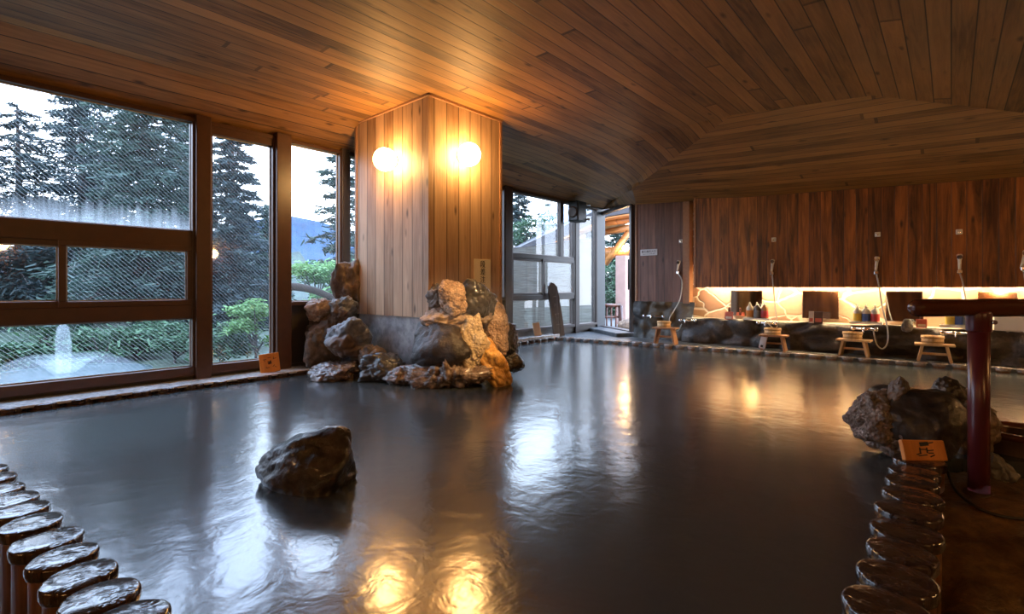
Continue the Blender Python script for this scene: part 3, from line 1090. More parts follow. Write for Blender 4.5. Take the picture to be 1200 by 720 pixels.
def face_matrix(origin, right, up):
    r, u = Vector(right).normalized(), Vector(up).normalized()
    n_ = r.cross(u)
    return Matrix(((r.x, u.x, n_.x, origin[0]), (r.y, u.y, n_.y, origin[1]), (r.z, u.z, n_.z, origin[2]), (0, 0, 0, 1)))


# caution sign on the right face of the pillar
c1 = onX(564.5, 304, PXR)
c2 = onX(564.5, 343, PXR)
wl = onX(555, 320, PXR).y
wr = onX(574, 320, PXR).y
o = thing('caution_sign', 'cream upright sign with black characters on the orange pillar face', 'sign', (PXR, (wl + wr) / 2, c2.z))
hh = c1.z - c2.z
ww = wr - wl
link('board', B(.001, .014, -ww / 2, ww / 2, 0, hh, .003), M['sign_cream'], o)
ch = hh / 4.35
for i, chx in enumerate('段差注意'):
    fm = face_matrix((.015, 0, hh - ch * (.72 + i * 1.0)), (0, 1, 0), (0, 0, 1))
    text_mesh(o, chx, ch * .95, fm, M['ink'])
# small plate beside the outer door
pc = onY(760.5, 296, 9.35)
o = thing('door_sign', 'small white plate with dark characters on the reddish boards by the door', 'sign', (pc.x, 9.35, pc.z))
hw = 10.5 / FPX * 9.9
link('plate', B(-hw * 1.03, hw * 1.03, -.014, -.002, -.063, .063, .006), M['sign_white'], o)
text_mesh(o, '露天風呂入口', .052, face_matrix((-.0, -.0155, .014), (1, 0, 0), (0, 0, 1)), M['ink'])
bm = bmesh.new()
for i in range(9):
    xx = -.125 + i * .03
    box(bm, xx, xx + random.uniform(.014, .024), -.0165, -.0145, -.038, -.029)
link('small_lettering', bm, M['ink'], o)


def strokes(bm, M4, items, th=.003):
    for (x, y, l, w_, a) in items:
        box(bm, -l / 2, l / 2, -w_ / 2, w_ / 2, 0, th, M4=M4 @ Matrix.Translation((x, y, 0)) @ Matrix.Rotation(a, 4, 'Z'))


def plaque(loc, w_, h_, lean, roll, rotz, label, mat, ink, marks, th=.025):
    o = thing('wooden_plaque', label, 'plaque', loc, rotz)
    L = Matrix.Rotation(lean, 4, 'X') @ Matrix.Rotation(roll, 4, 'Y')
    link('board', box(bmesh.new(), -w_ / 2, w_ / 2, 0, th, 0, h_, .006, M4=L), M[mat], o)
    if marks:
        F = L @ face_matrix((0, -.001, h_ / 2), (1, 0, 0), (0, 0, 1))
        bm = bmesh.new()
        strokes(bm, F, marks)
        link('painted_lettering', bm, M[ink], o)
    return o


mk = [(0, .005, .05, .016, .9), (0, .005, .045, .014, -.5), (.004, .0, .03, .03, .3), (-.05, .045, .035, .006, .1), (-.05, .03, .02, .006, 1.5), (.045, .05, .03, .006, 1.4), (.06, .045, .03, .006, .1), (-.04, -.05, .02, .006, 1.5), (-.02, -.055, .03, .006, .2), (.04, -.04, .03, .006, .7), (.06, -.055, .02, .006, -.7), (0., .06, .03, .006, .1)]
p0 = onZ(307, 431, .0)
plaque((-6.03, 2.52, -.004), .215, .225, -.17, -.10, PI / 2 - .35, 'square orange wooden plaque with dark marks leaning on the window ledge', 'plaque', 'brown_ink', mk)
# plaque on the far end of the right-hand log row
pp = onZ(1084, 541, .003)
mk2 = [(.0, .035, .05, .022, .1), (-.03, .0, .03, .006, 1.5), (-.01, .005, .03, .006, 0), (.01, -.0, .03, .006, 1.5), (.03, .0, .035, .006, .1), (.03, -.015, .03, .006, 0), (-.02, -.028, .05, .006, .1), (.035, -.03, .03, .006, .4), (.03, .04, .05, .006, .2), (-.04, -.02, .03, .006, .3)]
plaque((pp.x + .01, pp.y + .02, .003), .245, .115, -.32, .02, YAW, 'low orange wooden plaque with dark writing on the far end of the right-hand log row', 'plaque', 'ink', mk2, th=.03)
plaque((-6.12, 7.72, .046), .16, .26, -.16, -.12, PI / 2 - .3, 'small plain tan plaque leaning on the window frame behind the pillar', 'plaque_tan', 'ink', None)

# old tall board leaning on the window
o = thing('old_board', 'tall dark weathered board leaning against the window mullion behind the pillar', 'board', (-6.02, 8.30, -.01), PI / 2 - .3)
bm = bmesh.new()
L = Matrix.Rotation(-.09, 4, 'X') @ Matrix.Rotation(-.10, 4, 'Y')
outl = [(-.13, 0), (.13, 0), (.135, .4), (.12, .8), (.10, 1.02), (.04, 1.10), (-.04, 1.13), (-.10, 1.06), (-.12, .9), (-.125, .4)]
fr_ = [bm.verts.new(L @ V((x, 0, z))) for x, z in outl]
bk_ = [bm.verts.new(L @ V((x, .05, z))) for x, z in outl]
bm.faces.new(fr_)
bm.faces.new(list(reversed(bk_)))
for i in range(len(outl)):
    j = (i + 1) % len(outl)
    bm.faces.new((fr_[j], fr_[i], bk_[i], bk_[j]))
link('board_body', bm, M['old_board'], o)
F = L @ face_matrix((0, -.002, .55), (1, 0, 0), (0, 0, 1))
for grp in ([(0, .28, .09, .012, .1), (.01, .25, .012, .08, 0)], [(0, .12, .1, .012, -.1), (-.02, .10, .07, .012, .9), (.02, .10, .012, .07, .1)],
            [(0, -.08, .1, .012, .05), (-.03, -.12, .012, .09, 0), (.03, -.12, .012, .09, 0), (0, -.165, .08, .012, 0)], [(0, -.3, .09, .012, .1), (.01, -.325, .012, .06, 0)]):
    bm = bmesh.new()
    strokes(bm, F, grp)
    link('carved_character', bm, M['rock_brown'], o)

# speaker in the window corner
o = thing('speaker', 'dark speaker hung from the ceiling in the window corner beyond the pillar', 'speaker', (-6.05, 9.0, 2.63))
link('speaker_box', B(-.13, .13, -.19, .16, -.22, .22, .03), M['black_rubber'], o)
link('speaker_grille', lathe(bmesh.new(), [(.12, 0), (.12, .012), (.09, .02), (.03, .012)], 24, M4=Matrix.Translation((.0, -.195, -.02)) @ Matrix.Rotation(PI / 2, 4, 'X')), M['old_board'], o)
for zz in (-.16, .16):
    bm = bmesh.new()
    tube(bm, [(.12, .12, zz), (.17, .17, zz)], .022, 10)
    ball(bm, (.175, .175, zz), .03, 2)
    link('bracket', bm, M['chrome'], o)

# ------------------------------------------------------------------ washing counter
bm = bmesh.new()
nx, nz = 200, 14
g = []
for i in range(nx + 1):
    row = []
    x = -3.76 + 7.76 * i / nx
    for k in range(nz + 1):
        z = -.12 + .55 * k / nz
        q = Vector((x * 1.7, z * 2.4, 5.1))
        dd = noise.voronoi(q)[0]
        e_ = min(.13, (dd[1] - dd[0]) * .3)
        top = .05 * noise.noise(Vector((x * 2.1, 3.3, 0))) * (k / nz) ** 2
        row.append(bm.verts.new((x, 9.08 - e_ - .03 * noise.noise(q * 3) + .05 * (k / nz) ** 6, z + top)))
    row.append(bm.verts.new((x, 9.16, .425 + .02 * noise.noise(Vector((x * 3, 0, 0))))))
    g.append(row)
for i in range(nx):
    for k in range(nz + 1):
        f = bm.faces.new((g[i][k], g[i + 1][k], g[i + 1][k + 1], g[i][k + 1]))
        f.smooth = True
o = thing('stone_counter', 'long low counter of dark rocks along the back wall under the lit recess', 'counter', (0, 0, 0))
link('rock_front', bm, M['counter_rock'], o)
link('counter_top', B(-3.73, RIGHT_X - .01, 9.13, WBY - .01, .36, .43, .01), M['slab'], o)
CT = .43

# mirrors
for i, (a, b, lab) in enumerate(((857, 892, 'first mirror from the door in the lit stone recess, behind three bottles'),
                                 (941, 982, 'second mirror from the door in the lit stone recess'),
                                 (1039, 1080, 'third mirror from the door, behind the rounded rail end'),
                                 (1147, 1192, 'fourth mirror from the door, behind the handrail post'))):
    xa, xb = onY(a, 350, 9.43).x, onY(b, 350, 9.43).x
    m = .5 * (xa + xb)
    o = thing('mirror', lab, 'mirror', (m, 9.44, .5))
    hw = (xb - xa) / 2
    L = Matrix.Rotation(-.05, 4, 'X')
    link('mirror_glass', B(-hw, hw, -.006, .006, 0, .43, .002, M4=L), M['mirror'], o)
    bm = bmesh.new()
    lp = []
    for e_ in (0., .012):
        for yy_ in (-.012, .012):
            lp.append([bm.verts.new(L @ V(q)) for q in ((-hw - e_, yy_, -e_), (hw + e_, yy_, -e_), (hw + e_, yy_, .43 + e_), (-hw - e_, yy_, .43 + e_))])
    for A_, B_ in ((0, 1), (1, 3), (3, 2), (2, 0)):
        for k in range(4):
            bm.faces.new((lp[A_][k], lp[A_][(k + 1) % 4], lp[B_][(k + 1) % 4], lp[B_][k]))
    link('mirror_frame', bm, M['chrome'], o)


# stools with wooden wash buckets on them
def stool(x, y, w_, h_, rz, label, mt, tagged=False):
    o = thing('bath_stool', label, 'stool', (x, y, -.01), rz)
    link('seat', B(-w_ / 2, w_ / 2, -.12, .12, h_ - .028, h_, .006), M[mt], o)
    for s in (-1, 1):
        L = Matrix.Translation((s * w_ * .30, 0, h_ - .028)) @ Matrix.Rotation(-s * .2, 4, 'Y')
        link('leg', B(-.016, .016, -.10, .10, -(h_ - .028) / math.cos(.2), .002, .004, M4=L), M[mt], o)
    link('stretcher', B(-w_ * .32, w_ * .32, -.012, .012, h_ * .38, h_ * .50, .004), M[mt], o)
    return o


def bucket(x, y, z, r, h_, label):
    o = thing('wash_bucket', label, 'bucket', (x, y, z))
    link('bucket_body', lathe(bmesh.new(), [(r * .9, 0), (r, h_), (r * .9, h_), (r * .82, .02), (.01, .018)], 28, cap=False), M['bucket'], o)
    bm = bmesh.new()
    for zz in (.25, .75):
        rr = r * (.9 + .1 * zz) + .003
        lathe(bm, [(rr, h_ * zz - .008), (rr + .003, h_ * zz - .006), (rr + .003, h_ * zz + .006), (rr, h_ * zz + .008)], 28, cap=False)
    link('hoop', bm, M['hoop'], o)
    return o


ST = [(780, 403, .42, .30, 'stool_red', 'low wooden bath stool below the shower on the reddish boards', 'round wooden wash bucket on the stool below the shower on the reddish boards', .1),
      (907, 411, .40, .25, 'stool_red', 'low wooden bath stool with a white slip on its leg before the first mirror', 'round wooden wash bucket on the stool with the white slip', .05),
      (1001, 417.5, .42, .25, 'stool_wood', 'low wooden bath stool between the second and third mirrors', 'round wooden wash bucket on the stool between the second and third mirrors', -.05),
      (1095, 425, .42, .25, 'stool_wood', 'low pale wooden bath stool just left of the red handrail post', 'round wooden wash bucket on the pale stool left of the red handrail post', .05)]
for i, (px, py, w_, h_, mt, l1, l2, rz) in enumerate(ST):
    r_ = ray(px, py)
    # stand it on the deck a little behind the pool edge
    yy = 8.46 if i == 0 else 8.76 + (0.02 * i)
    p = onY(px, 400, yy)
    s_ = stool(p.x, yy, w_, h_, rz, l1, mt)
    if i == 1:
        L = Matrix.Translation((-w_ * .40, -.12, .02)) @ Matrix.Rotation(.2, 4, 'Y')
        bm = box(bmesh.new(), -.045, .045, -.004, .004, .01, .2, .002, M4=L)
        slip_ = link('paper_slip', bm, M['sign_white'], s_)
        link('slip_mark', B(-.02, .015, -.007, -.004, .03, .065, M4=L), M['ink'], slip_)
    bucket(p.x - (.03 if i == 0 else .02), yy, h_ - .01 + .001, .125 if i else .12, .105, l2)


# pump bottles
def bottle(x, y, z, r, h_, label, body, lab, cap, pump):
    o = thing('pump_bottle', label, 'bottle', (x, y, z))
    link('bottle_body', lathe(bmesh.new(), [(r * .92, 0), (r, .01), (r, h_ * .62), (r * .85, h_ * .7), (r * .35, h_ * .82), (r * .3, h_ * .84)], 20), body, o)
    link('bottle_label', lathe(bmesh.new(), [(r + .001, h_ * .12), (r + .0015, h_ * .13), (r + .0015, h_ * .5), (r + .001, h_ * .51)], 20, cap=False), lab, o)
    bm = lathe(bmesh.new(), [(r * .38, h_ * .83), (r * .38, h_ * .9), (r * .12, h_ * .91), (r * .12, h_)], 14)
    pm_ = link('pump', bm, cap, o)
    link('nozzle', tube(bmesh.new(), [(0, 0, h_ - .004), (.0, -.045, h_ * .985 - .004)], .008, 8), cap, pm_)
    return o


BC = {'clear': plain('clear_bottle', (.62, .58, .50), .2, var=.03), 'dark': plain('dark_bottle', (.10, .08, .07), .2, var=.03), 'amber': plain('amber_bottle', (.36, .16, .07), .2, var=.03),
      'yellow': plain('yellow_label', (.62, .45, .06), .4), 'blue': plain('blue_label', (.05, .10, .32), .4), 'red': plain('red_label', (.5, .05, .06), .4), 'grey': plain('grey_label', (.2, .19, .18), .4),
      'orange': plain('orange_label', (.62, .24, .05), .4), 'cap': plain('pump_plastic', (.6, .56, .5), .3, var=.03)}
sets = [((879, 887.5, 896), 'on the tray before the first mirror', ((BC['clear'], BC['orange'], 'pale bottle with an orange label, at left'), (BC['dark'], BC['grey'], 'dark bottle, in the middle'), (BC['amber'], BC['red'], 'amber bottle, at right'))),
        ((1005, 1015, 1025.5), 'on the tray between second and third mirrors', ((BC['clear'], BC['yellow'], 'pump bottle with a yellow label, at left'), (BC['clear'], BC['blue'], 'pump bottle with a blue label, middle'), (BC['clear'], BC['red'], 'pump bottle with a red label, at right'))),
        ((1114, 1124, 1133), 'on the tray behind the red handrail post', ((BC['clear'], BC['yellow'], 'pump bottle with a yellow label, at left'), (BC['clear'], BC['blue'], 'pump bottle with a blue label, middle'), (BC['clear'], BC['grey'], 'pump bottle with a grey label, at right')))]
for pxs, where, bs in sets:
    yy = 9.07
    xm = onY(pxs[1], 370, yy).x
    o = thing('bottle_tray', 'pale tray of pump bottles ' + {'on the tray before the first mirror': 'before the first mirror', 'on the tray between second and third mirrors': 'between the second and third mirrors', 'on the tray behind the red handrail post': 'behind the red handrail post'}[where], 'tray', (xm, yy, CT + .02))
    bm = box(bmesh.new(), -.20, .20, -.075, .075, 0, .012, .003)
    for s in (-1, 1):
        box(bm, -.20, .20, s * .07 - .005, s * .07 + .005, .01, .035)
        box(bm, s * .195 - .005, s * .195 + .005, -.075, .075, .01, .035)
    link('tray_body', bm, M['white_plastic'], o)
    for px, (b_, l_, lb) in zip(pxs, bs):
        bottle(onY(px, 370, yy).x, yy, CT + .033, .057, .285, lb + ' ' + where, b_, l_, BC['cap'], True)

# small display cards on the counter
def card(px, w_, h_, label, mat1, mat2, clip=False, yy=9.1):
    x = onY(px, 370, yy).x
    o = thing('display_card', label, 'card', (x, yy, CT), .0)
    L = Matrix.Rotation(-.12, 4, 'X')
    link('card_sheet', B(-w_ / 2, w_ / 2, -.006, .006, 0, h_, .002, M4=L), mat1, o)
    link('printed_panel', B(-w_ * .36, w_ * .36, -.0085, -.006, h_ * .12, h_ * .42, M4=L), mat2, o)
    if clip:
        link('post_clip', lathe(bmesh.new(), [(.022, h_ * .6), (.022, h_ * 1.5), (.012, h_ * 1.58)], 12, M4=Matrix.Translation((0, .035, 0))), M['rail_wood'], o)
    return o


RC = plain('red_card', (.52, .12, .08), .4)
PC = plain('pale_card', (.62, .52, .42), .4)
DC = plain('dark_card', (.07, .035, .03), .35)
card(854, .14, .14, 'small red card with a dark clip near the first mirror', RC, PC, True)
card(950.5, .07, .19, 'narrow red-and-white card before the second mirror', PC, RC)
card(959, .12, .19, 'dark framed card before the second mirror', DC, RC)
card(1080, .12, .12, 'small red card under the rounded rail end', RC, PC, True)
o_ = onY(1063, 380, 9.0)
tag(link('round_stone', rock_bm(.085, .08, .10, 77, sub=3), M['rock_grey'], loc=(o_.x, 9.03, CT + .02), smooth=True), 'round grey stone on the counter edge below the rail end', 'stone')
xx = onY(1185, 372, 9.2).x
o = thing('white_box', 'white box on the lit counter right of the handrail post', 'box', (xx, 9.2, CT))
link('box_body', B(-.17, .17, -.10, .10, 0, .19, .012), M['white_plastic'], o)
link('box_lid', B(-.18, .18, -.11, .11, .19, .21, .006), M['white_plastic'], o)


# showers: handset in a holder, hose, tap on the counter, wall hook above
def shower(px, py, hpx, hose_pts, label, tilt, wall_y, mix_x, mix_z):
    p = onY(px, py, wall_y)
    o = thing('shower', label, 'shower', (p.x, wall_y, p.z))
    L = Matrix.Rotation(tilt, 4, 'Y')
    bm = lathe(bmesh.new(), [(.014, -.11), (.017, -.05), (.021, .04), (.03, .085), (.033, .11), (.024, .125)], 14, M4=Matrix.Translation((0, -.06, 0)) @ L @ Matrix.Rotation(.18, 4, 'X'))
    hs_ = link('handset', bm, M['white_plastic'], o)
    link('spray_face', lathe(bmesh.new(), [(.03, 0), (.028, .012)], 14, M4=Matrix.Translation((0, -.06, 0)) @ L @ Matrix.Rotation(.18, 4, 'X') @ Matrix.Translation((0, -.028, .09)) @ Matrix.Rotation(PI / 2, 4, 'X')), M['chrome'], hs_)
    link('holder', box(bmesh.new(), -.028, .028, -.085, .0, -.14, -.085, .008), M['chrome'], o)
    pts = [V((0, -.06, -.13))] + [onY(a, b, wall_y - c_) - V((p.x, wall_y, p.z)) for a, b, c_ in hose_pts]
    link('hose', tube(bmesh.new(), smooth_path(pts, 8), .010, 8), M['hose'], o)
    return o


def hook(px, py, wall_y, label):
    p = onY(px, py, wall_y)
    o = thing('wall_hook', label, 'hook', (p.x, wall_y, p.z))
    hp_ = link('hook_plate', B(-.035, .035, -.02, 0, -.035, .035, .008), M['white_plastic'], o)
    link('hook_peg', B(-.014, .014, -.05, -.02, -.018, .004, .004), M['chrome'], hp_)


def faucet(px, py, yy, label, w_=.22):
    p = onY(px, py, yy)
    o = thing('faucet', label, 'tap', (p.x, yy, p.z))
    bm = tube(bmesh.new(), [(-w_ / 2, 0, 0), (w_ / 2, 0, 0)], .022, 12)
    tube(bm, [(0, 0, 0), (0, .12, .0)], .02, 10)
    link('faucet_body', bm, M['chrome'], o)
    for s in (-1, 1):
        link('tap_handle', lathe(bmesh.new(), [(.012, 0), (.03, .012), (.03, .045), (.02, .055)], 12, M4=Matrix.Translation((s * w_ / 2, 0, 0)) @ Matrix.Rotation(s * PI / 2, 4, 'Y')), M['chrome'], o)
    link('spout', tube(bmesh.new(), smooth_path([(0, 0, 0), (0, -.07, .02), (0, -.12, -.0), (0, -.13, -.04)], 5), .014, 10), M['chrome'], o)
    return o


MY = 9.11
shower(906, 313, 16, [(907.5, 350, .10), (909, 365, .12), (911, 380, .16), (908, 386, .2), (900, 379, .2)], 'white hand shower on the dark boarding at the first mirror', .15, MY, 0, 0)
shower(1027.5, 311, 16, [(1030, 335, .09), (1034, 360, .12), (1040, 385, .18), (1040, 402, .22), (1034, 409, .22), (1027, 403, .22), (1023, 385, .18)], 'white hand shower with a long looped hose left of the third mirror', .10, MY, 0, 0)
shower(1124.5, 309, 16, [(1128, 330, .09), (1132, 352, .11), (1137, 370, .15), (1134, 385, .2), (1128, 385, .2)], 'white hand shower above the handrail near the red post', .0, MY, 0, 0)
shower(1199, 305, 16, [(1203, 340, .09), (1206, 370, .13), (1200, 390, .2)], 'white hand shower cut by the right edge of the photo', .2, MY, 0, 0)
shower(796, 313, 16, [(799, 330, .08), (797, 350, .09), (790, 364, .12), (784.5, 374, .2), (786, 385, .24), (794, 388, .22), (799, 380, .16)], 'hand shower on the reddish boards beside the outer door', .25, 9.35, 0, 0)
for px, py, yy, lab in ((907, 281, MY, 'white wall hook on the dark boarding above the first mirror'), (1028.5, 275, MY, 'white wall hook on the dark boarding above the looped shower hose'),
                        (1124, 272, MY, 'white wall hook on the dark boarding above the handrail'), (798, 283, 9.35, 'white wall hook on the reddish boards')):
    hook(px, py, yy, lab)
faucet(899, 379, 8.93, 'chrome tap on the counter below the first hand shower')
faucet(1013, 386, 8.93, 'chrome tap on the counter behind the stool between the mirrors')
faucet(1120, 391, 8.93, 'chrome tap on the counter below the tray behind the post')
faucet(806, 376, 9.03, 'chrome tap on the rock end of the counter beside the reddish boards')
faucet(766, 371, 9.12, 'chrome taps on the rocky foot below the reddish boards', .34)

# ------------------------------------------------------------------ outside
GZ = -.7
bm = bmesh.new()
nx, ny = 40, 40
g = [[None] * (ny + 1) for _ in range(nx + 1)]
for i in range(nx + 1):
    for k in range(ny + 1):
        x = -60 + (60 - 6.5) * i / nx
        y = -30 + 75 * k / ny
        r = (V((x, y, 0)) - V((-6.5, 4, 0))).length
        z = GZ + max(0, r - 9) * .06 + .12 * noise.noise(V((x * .4, y * .4, 0)))
        g[i][k] = bm.verts.new((x, y, z))
for i in range(nx):
    for k in range(ny):
        bm.faces.new((g[i][k], g[i + 1][k], g[i + 1][k + 1], g[i][k + 1])).smooth = True
box(bm, -6.5, 14, 9.9, 45, GZ - .4, GZ - .02)
structure('ground', bm, M['outground'])
# wooded slope behind the garden
bm = bmesh.new()
nu, nv = 90, 16
g = []
for i in range(nu + 1):
    a = -1.55 + 2.4 * i / nu          # bearing relative to forward, radians (left negative)
    row = []
    for k in range(nv + 1):
        v_ = k / nv
        top = 1.0 + (2.3 if a < -.40 else 1.0) * 1.0
        if a > -.40:
            top = 1.6
        dist = 26 + 10 * v_ + 2.5 * noise.noise(V((a * 9, v_ * 3, 0)))
        p = CAM + (FWD * math.cos(a) + RGT * math.sin(a)) * dist
        z = -.5 + (top + .5 + 1.3 * noise.noise(V((a * 7, 1, 0)))) * v_ + .5 * noise.noise(V((a * 30, v_ * 9, 2)))
        row.append(bm.verts.new((p.x, p.y, z)))
    g.append(row)
for i in range(nu):
    for k in range(nv):
        bm.faces.new((g[i][k], g[i + 1][k], g[i + 1][k + 1], g[i][k + 1])).smooth = True
structure('hill', bm, M['hill'])
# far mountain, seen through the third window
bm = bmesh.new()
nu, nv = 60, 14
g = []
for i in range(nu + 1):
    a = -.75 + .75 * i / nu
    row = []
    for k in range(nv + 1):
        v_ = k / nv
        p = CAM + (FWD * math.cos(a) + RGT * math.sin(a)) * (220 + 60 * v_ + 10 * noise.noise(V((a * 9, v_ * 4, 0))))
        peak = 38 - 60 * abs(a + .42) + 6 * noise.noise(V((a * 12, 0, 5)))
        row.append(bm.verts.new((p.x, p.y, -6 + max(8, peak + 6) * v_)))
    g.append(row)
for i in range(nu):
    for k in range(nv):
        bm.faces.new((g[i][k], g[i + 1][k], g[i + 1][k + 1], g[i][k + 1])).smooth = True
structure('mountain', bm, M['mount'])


def quad(bm, c, u, v):
    bm.faces.new([bm.verts.new(c + a * u + b * v) for a, b in ((-1, -.15), (1, -.35), (1.25, .2), (-.4, .9))])


def conifer(px, d, z0, z1, rad, label, seed, mat='conifer', dens=1., bare=.1, leafs=.10, name='conifer_tree'):
    rnd = random.Random(seed)
    b = at(px, 337, d)
    base = V((b.x, b.y, z0))
    o = thing(name, label, 'tree', base)
    H = z1 - z0
    bmt = tube(bmesh.new(), [V((0, 0, -.3)), V((rnd.uniform(-.1, .1), rnd.uniform(-.1, .1), H * .5)), V((0, 0, H))], .09 + rad * .06, 8, .02)
    bmf = bmesh.new()
    nb = int(H * 13 * dens)
    for i in range(nb):
        h = bare + (1 - bare) * (i / nb) ** .9
        ln = rad * (1.05 - h * .78) * rnd.uniform(.65, 1.15)
        a = i * 2.4 + rnd.uniform(-.4, .4)
        dr = V((math.cos(a), math.sin(a), 0))
        p0 = V((0, 0, h * H))
        sag = rnd.uniform(.05, .30)
        tip = p0 + dr * ln + V((0, 0, -ln * sag))
        tube(bmt, [p0, (p0 + tip) / 2 + V((0, 0, ln * .07)), tip], .022, 4, .006, caps=False)
        m = int(30 * ln / leafs * .35 * dens) + 6
        for _ in range(m):
            s = rnd.uniform(.18, 1.05)
            spread = ln * .26 * (1.15 - s * .5)
            q = p0 + (tip - p0) * s + V((rnd.gauss(0, spread * .55), rnd.gauss(0, spread * .55), rnd.gauss(-.02, spread * .32)))
            u = (dr * rnd.uniform(.3, 1) + V((rnd.uniform(-.8, .8), rnd.uniform(-.8, .8), rnd.uniform(-.5, .3)))).normalized() * leafs * rnd.uniform(.6, 1.4)
            v = u.cross(V((rnd.uniform(-1, 1), rnd.uniform(-1, 1), rnd.uniform(-1, 1)))).normalized() * leafs * rnd.uniform(.3, .55)
            quad(bmf, q, u, v)
    link('trunk', bmt, M['bark'], o)
    link('foliage', bmf, M[mat], o)
    return o


def leafy(px, py, d, rx, rz, label, seed, mat='maple', n_=1500, leaf=.06, z0=GZ, name='maple_tree', cat='tree', layers=9):
    rnd = random.Random(seed)
    c = at(px, py, d)
    o = thing(name, label, cat, (c.x, c.y, z0))
    hc = c.z - z0
    bmt = bmesh.new()
    bmf = bmesh.new()
    for i in range(layers):
        a = rnd.uniform(0, 2 * PI)
        rr = rx * math.sqrt(rnd.random()) * .75
        q = V((rr * math.cos(a), rr * math.sin(a), hc + rnd.uniform(-.8, .8) * rz))
        fk = V((0, 0, max(.05, (hc - rz) * .75)))
        tube(bmt, [V((0, 0, -.2)), fk, (fk + q) / 2 + V((0, 0, .1 * rz)), q], .035 if rx > .6 else .018, 6, .006)
        cr = rx * rnd.uniform(.35, .6)
        for _ in range(n_ // layers):
            s = V((rnd.gauss(0, .5), rnd.gauss(0, .5), rnd.gauss(0, .2)))
            pp_ = q + V((s.x * cr, s.y * cr, s.z * cr - .12 * cr * (s.x * s.x + s.y * s.y)))
            u = V((rnd.uniform(-1, 1), rnd.uniform(-1, 1), rnd.uniform(-.45, .25))).normalized() * leaf * rnd.uniform(.6, 1.3)
            v = u.cross(V((rnd.uniform(-.5, .5), rnd.uniform(-.5, .5), 1))).normalized() * leaf * rnd.uniform(.5, .8)
            quad(bmf, pp_, u, v)
    link('stem', bmt, M['bark'], o)
    link('foliage', bmf, M[mat], o)
    return o


conifer(170, 14, GZ, 8.2, 2.3, 'big dark conifer filling the top of the big left window', 201, 'conifer', 1.25)
conifer(95, 17, GZ, 9.0, 2.2, 'conifer behind the fountain, left of the big dark conifer', 202, 'conifer_dark', 1.0)
conifer(20, 16, GZ, 6.9, 1.9, 'thin conifer at the left edge of the photo', 203, 'conifer_dark', .75)
conifer(225, 19, GZ, 8.4, 2.0, 'conifer beside the thick window post, behind the big conifer', 204, 'conifer_dark', 1.1)
conifer(272, 14, GZ, 5.6, 1.35, 'dark conifer standing in the tall second window', 205, 'conifer_dark', 1.25)
conifer(312, 19, GZ, 4.2, 1.3, 'shorter conifer at the right side of the second window', 206, 'conifer', 1.1)
conifer(404, 13, GZ, 5.4, 1.25, 'open branched tree at the right of the third window', 207, 'conifer', .85)
conifer(128, 22, GZ, 7.0, 2.4, 'far conifer between the two larger ones in the big window', 208, 'conifer', 1.0)
conifer(55, 22, GZ, 5.0, 2.2, 'far low conifer behind the fountain jet', 209, 'conifer', 1.1)
conifer(608, 24, GZ, 5.6, 1.6, 'dark conifer beyond the dark roof, behind the pillar', 210, 'conifer_dark', 1.1)
conifer(645, 26, GZ, 5.4, 1.8, 'conifer beyond the grey shed roof', 211, 'conifer_dark', 1.)
conifer(688, 28, GZ, 6.8, 2.0, 'conifer above the dark roof, near the outer door', 212, 'conifer', 1.)
conifer(724, 24, GZ, 4.4, 1.5, 'conifer seen through the open outer door', 213, 'conifer', 1.2)
conifer(-60, 15, GZ, 7.6, 1.9, 'conifer just left of the view through the big window', 214, 'conifer_dark', .9)
conifer(-190, 13, GZ, 7.0, 1.8, 'conifer far left beyond the big window, near the house', 215, 'conifer', .9)
conifer(-420, 13, GZ, 7.4, 2.0, 'conifer at the far left end of the garden', 216, 'conifer_dark', .9)
leafy(372, 322, 10.6, .75, .34, 'bright green maple at the lower part of the third window', 221, n_=1700)
leafy(300, 372, 10.2, .62, .62, 'bright green maple at the right of the tall second window', 222, n_=1700)
leafy(395, 350, 9.6, .6, .18, 'low green maple branch just above the third window sill', 223, n_=700)
for i, (px, py, d, rx, lab) in enumerate(((15, 420, 10.2, .6, 'green shrub left of the fountain'), (118, 405, 11.2, .75, 'green shrub just right of the fountain'), (160, 398, 11.8, .8, 'shrub in the middle of the lower left window'),
                                          (205, 398, 11.0, .7, 'shrub beside the post in the lower left window'), (60, 395, 12.6, .8, 'shrub behind the fountain jet'), (258, 398, 10.2, .6, 'shrub at the foot of the tall second window'),
                                          (610, 272, 18, 1.3, 'pale green bush top above the blind behind the pillar'), (716, 355, 17, .9, 'green bush behind the railing outside the door'), (712, 325, 20, 1.2, 'taller green bush outside the door'))):
    leafy(px, py, d, rx, rx * .55, lab, 240 + i, 'shrub', 1300, .075, GZ, 'garden_shrub', 'shrub', 12)
# a leaning bare branch outside the third window
tag(link('fallen_branch', tube(bmesh.new(), smooth_path([at(336, 336, 8.2), at(352, 337, 8.1), at(372, 342, 8.0), at(396, 352, 7.9)], 5), .07, 10, .05), M['branch']), 'thick grey branch lying across outside the third window', 'branch')

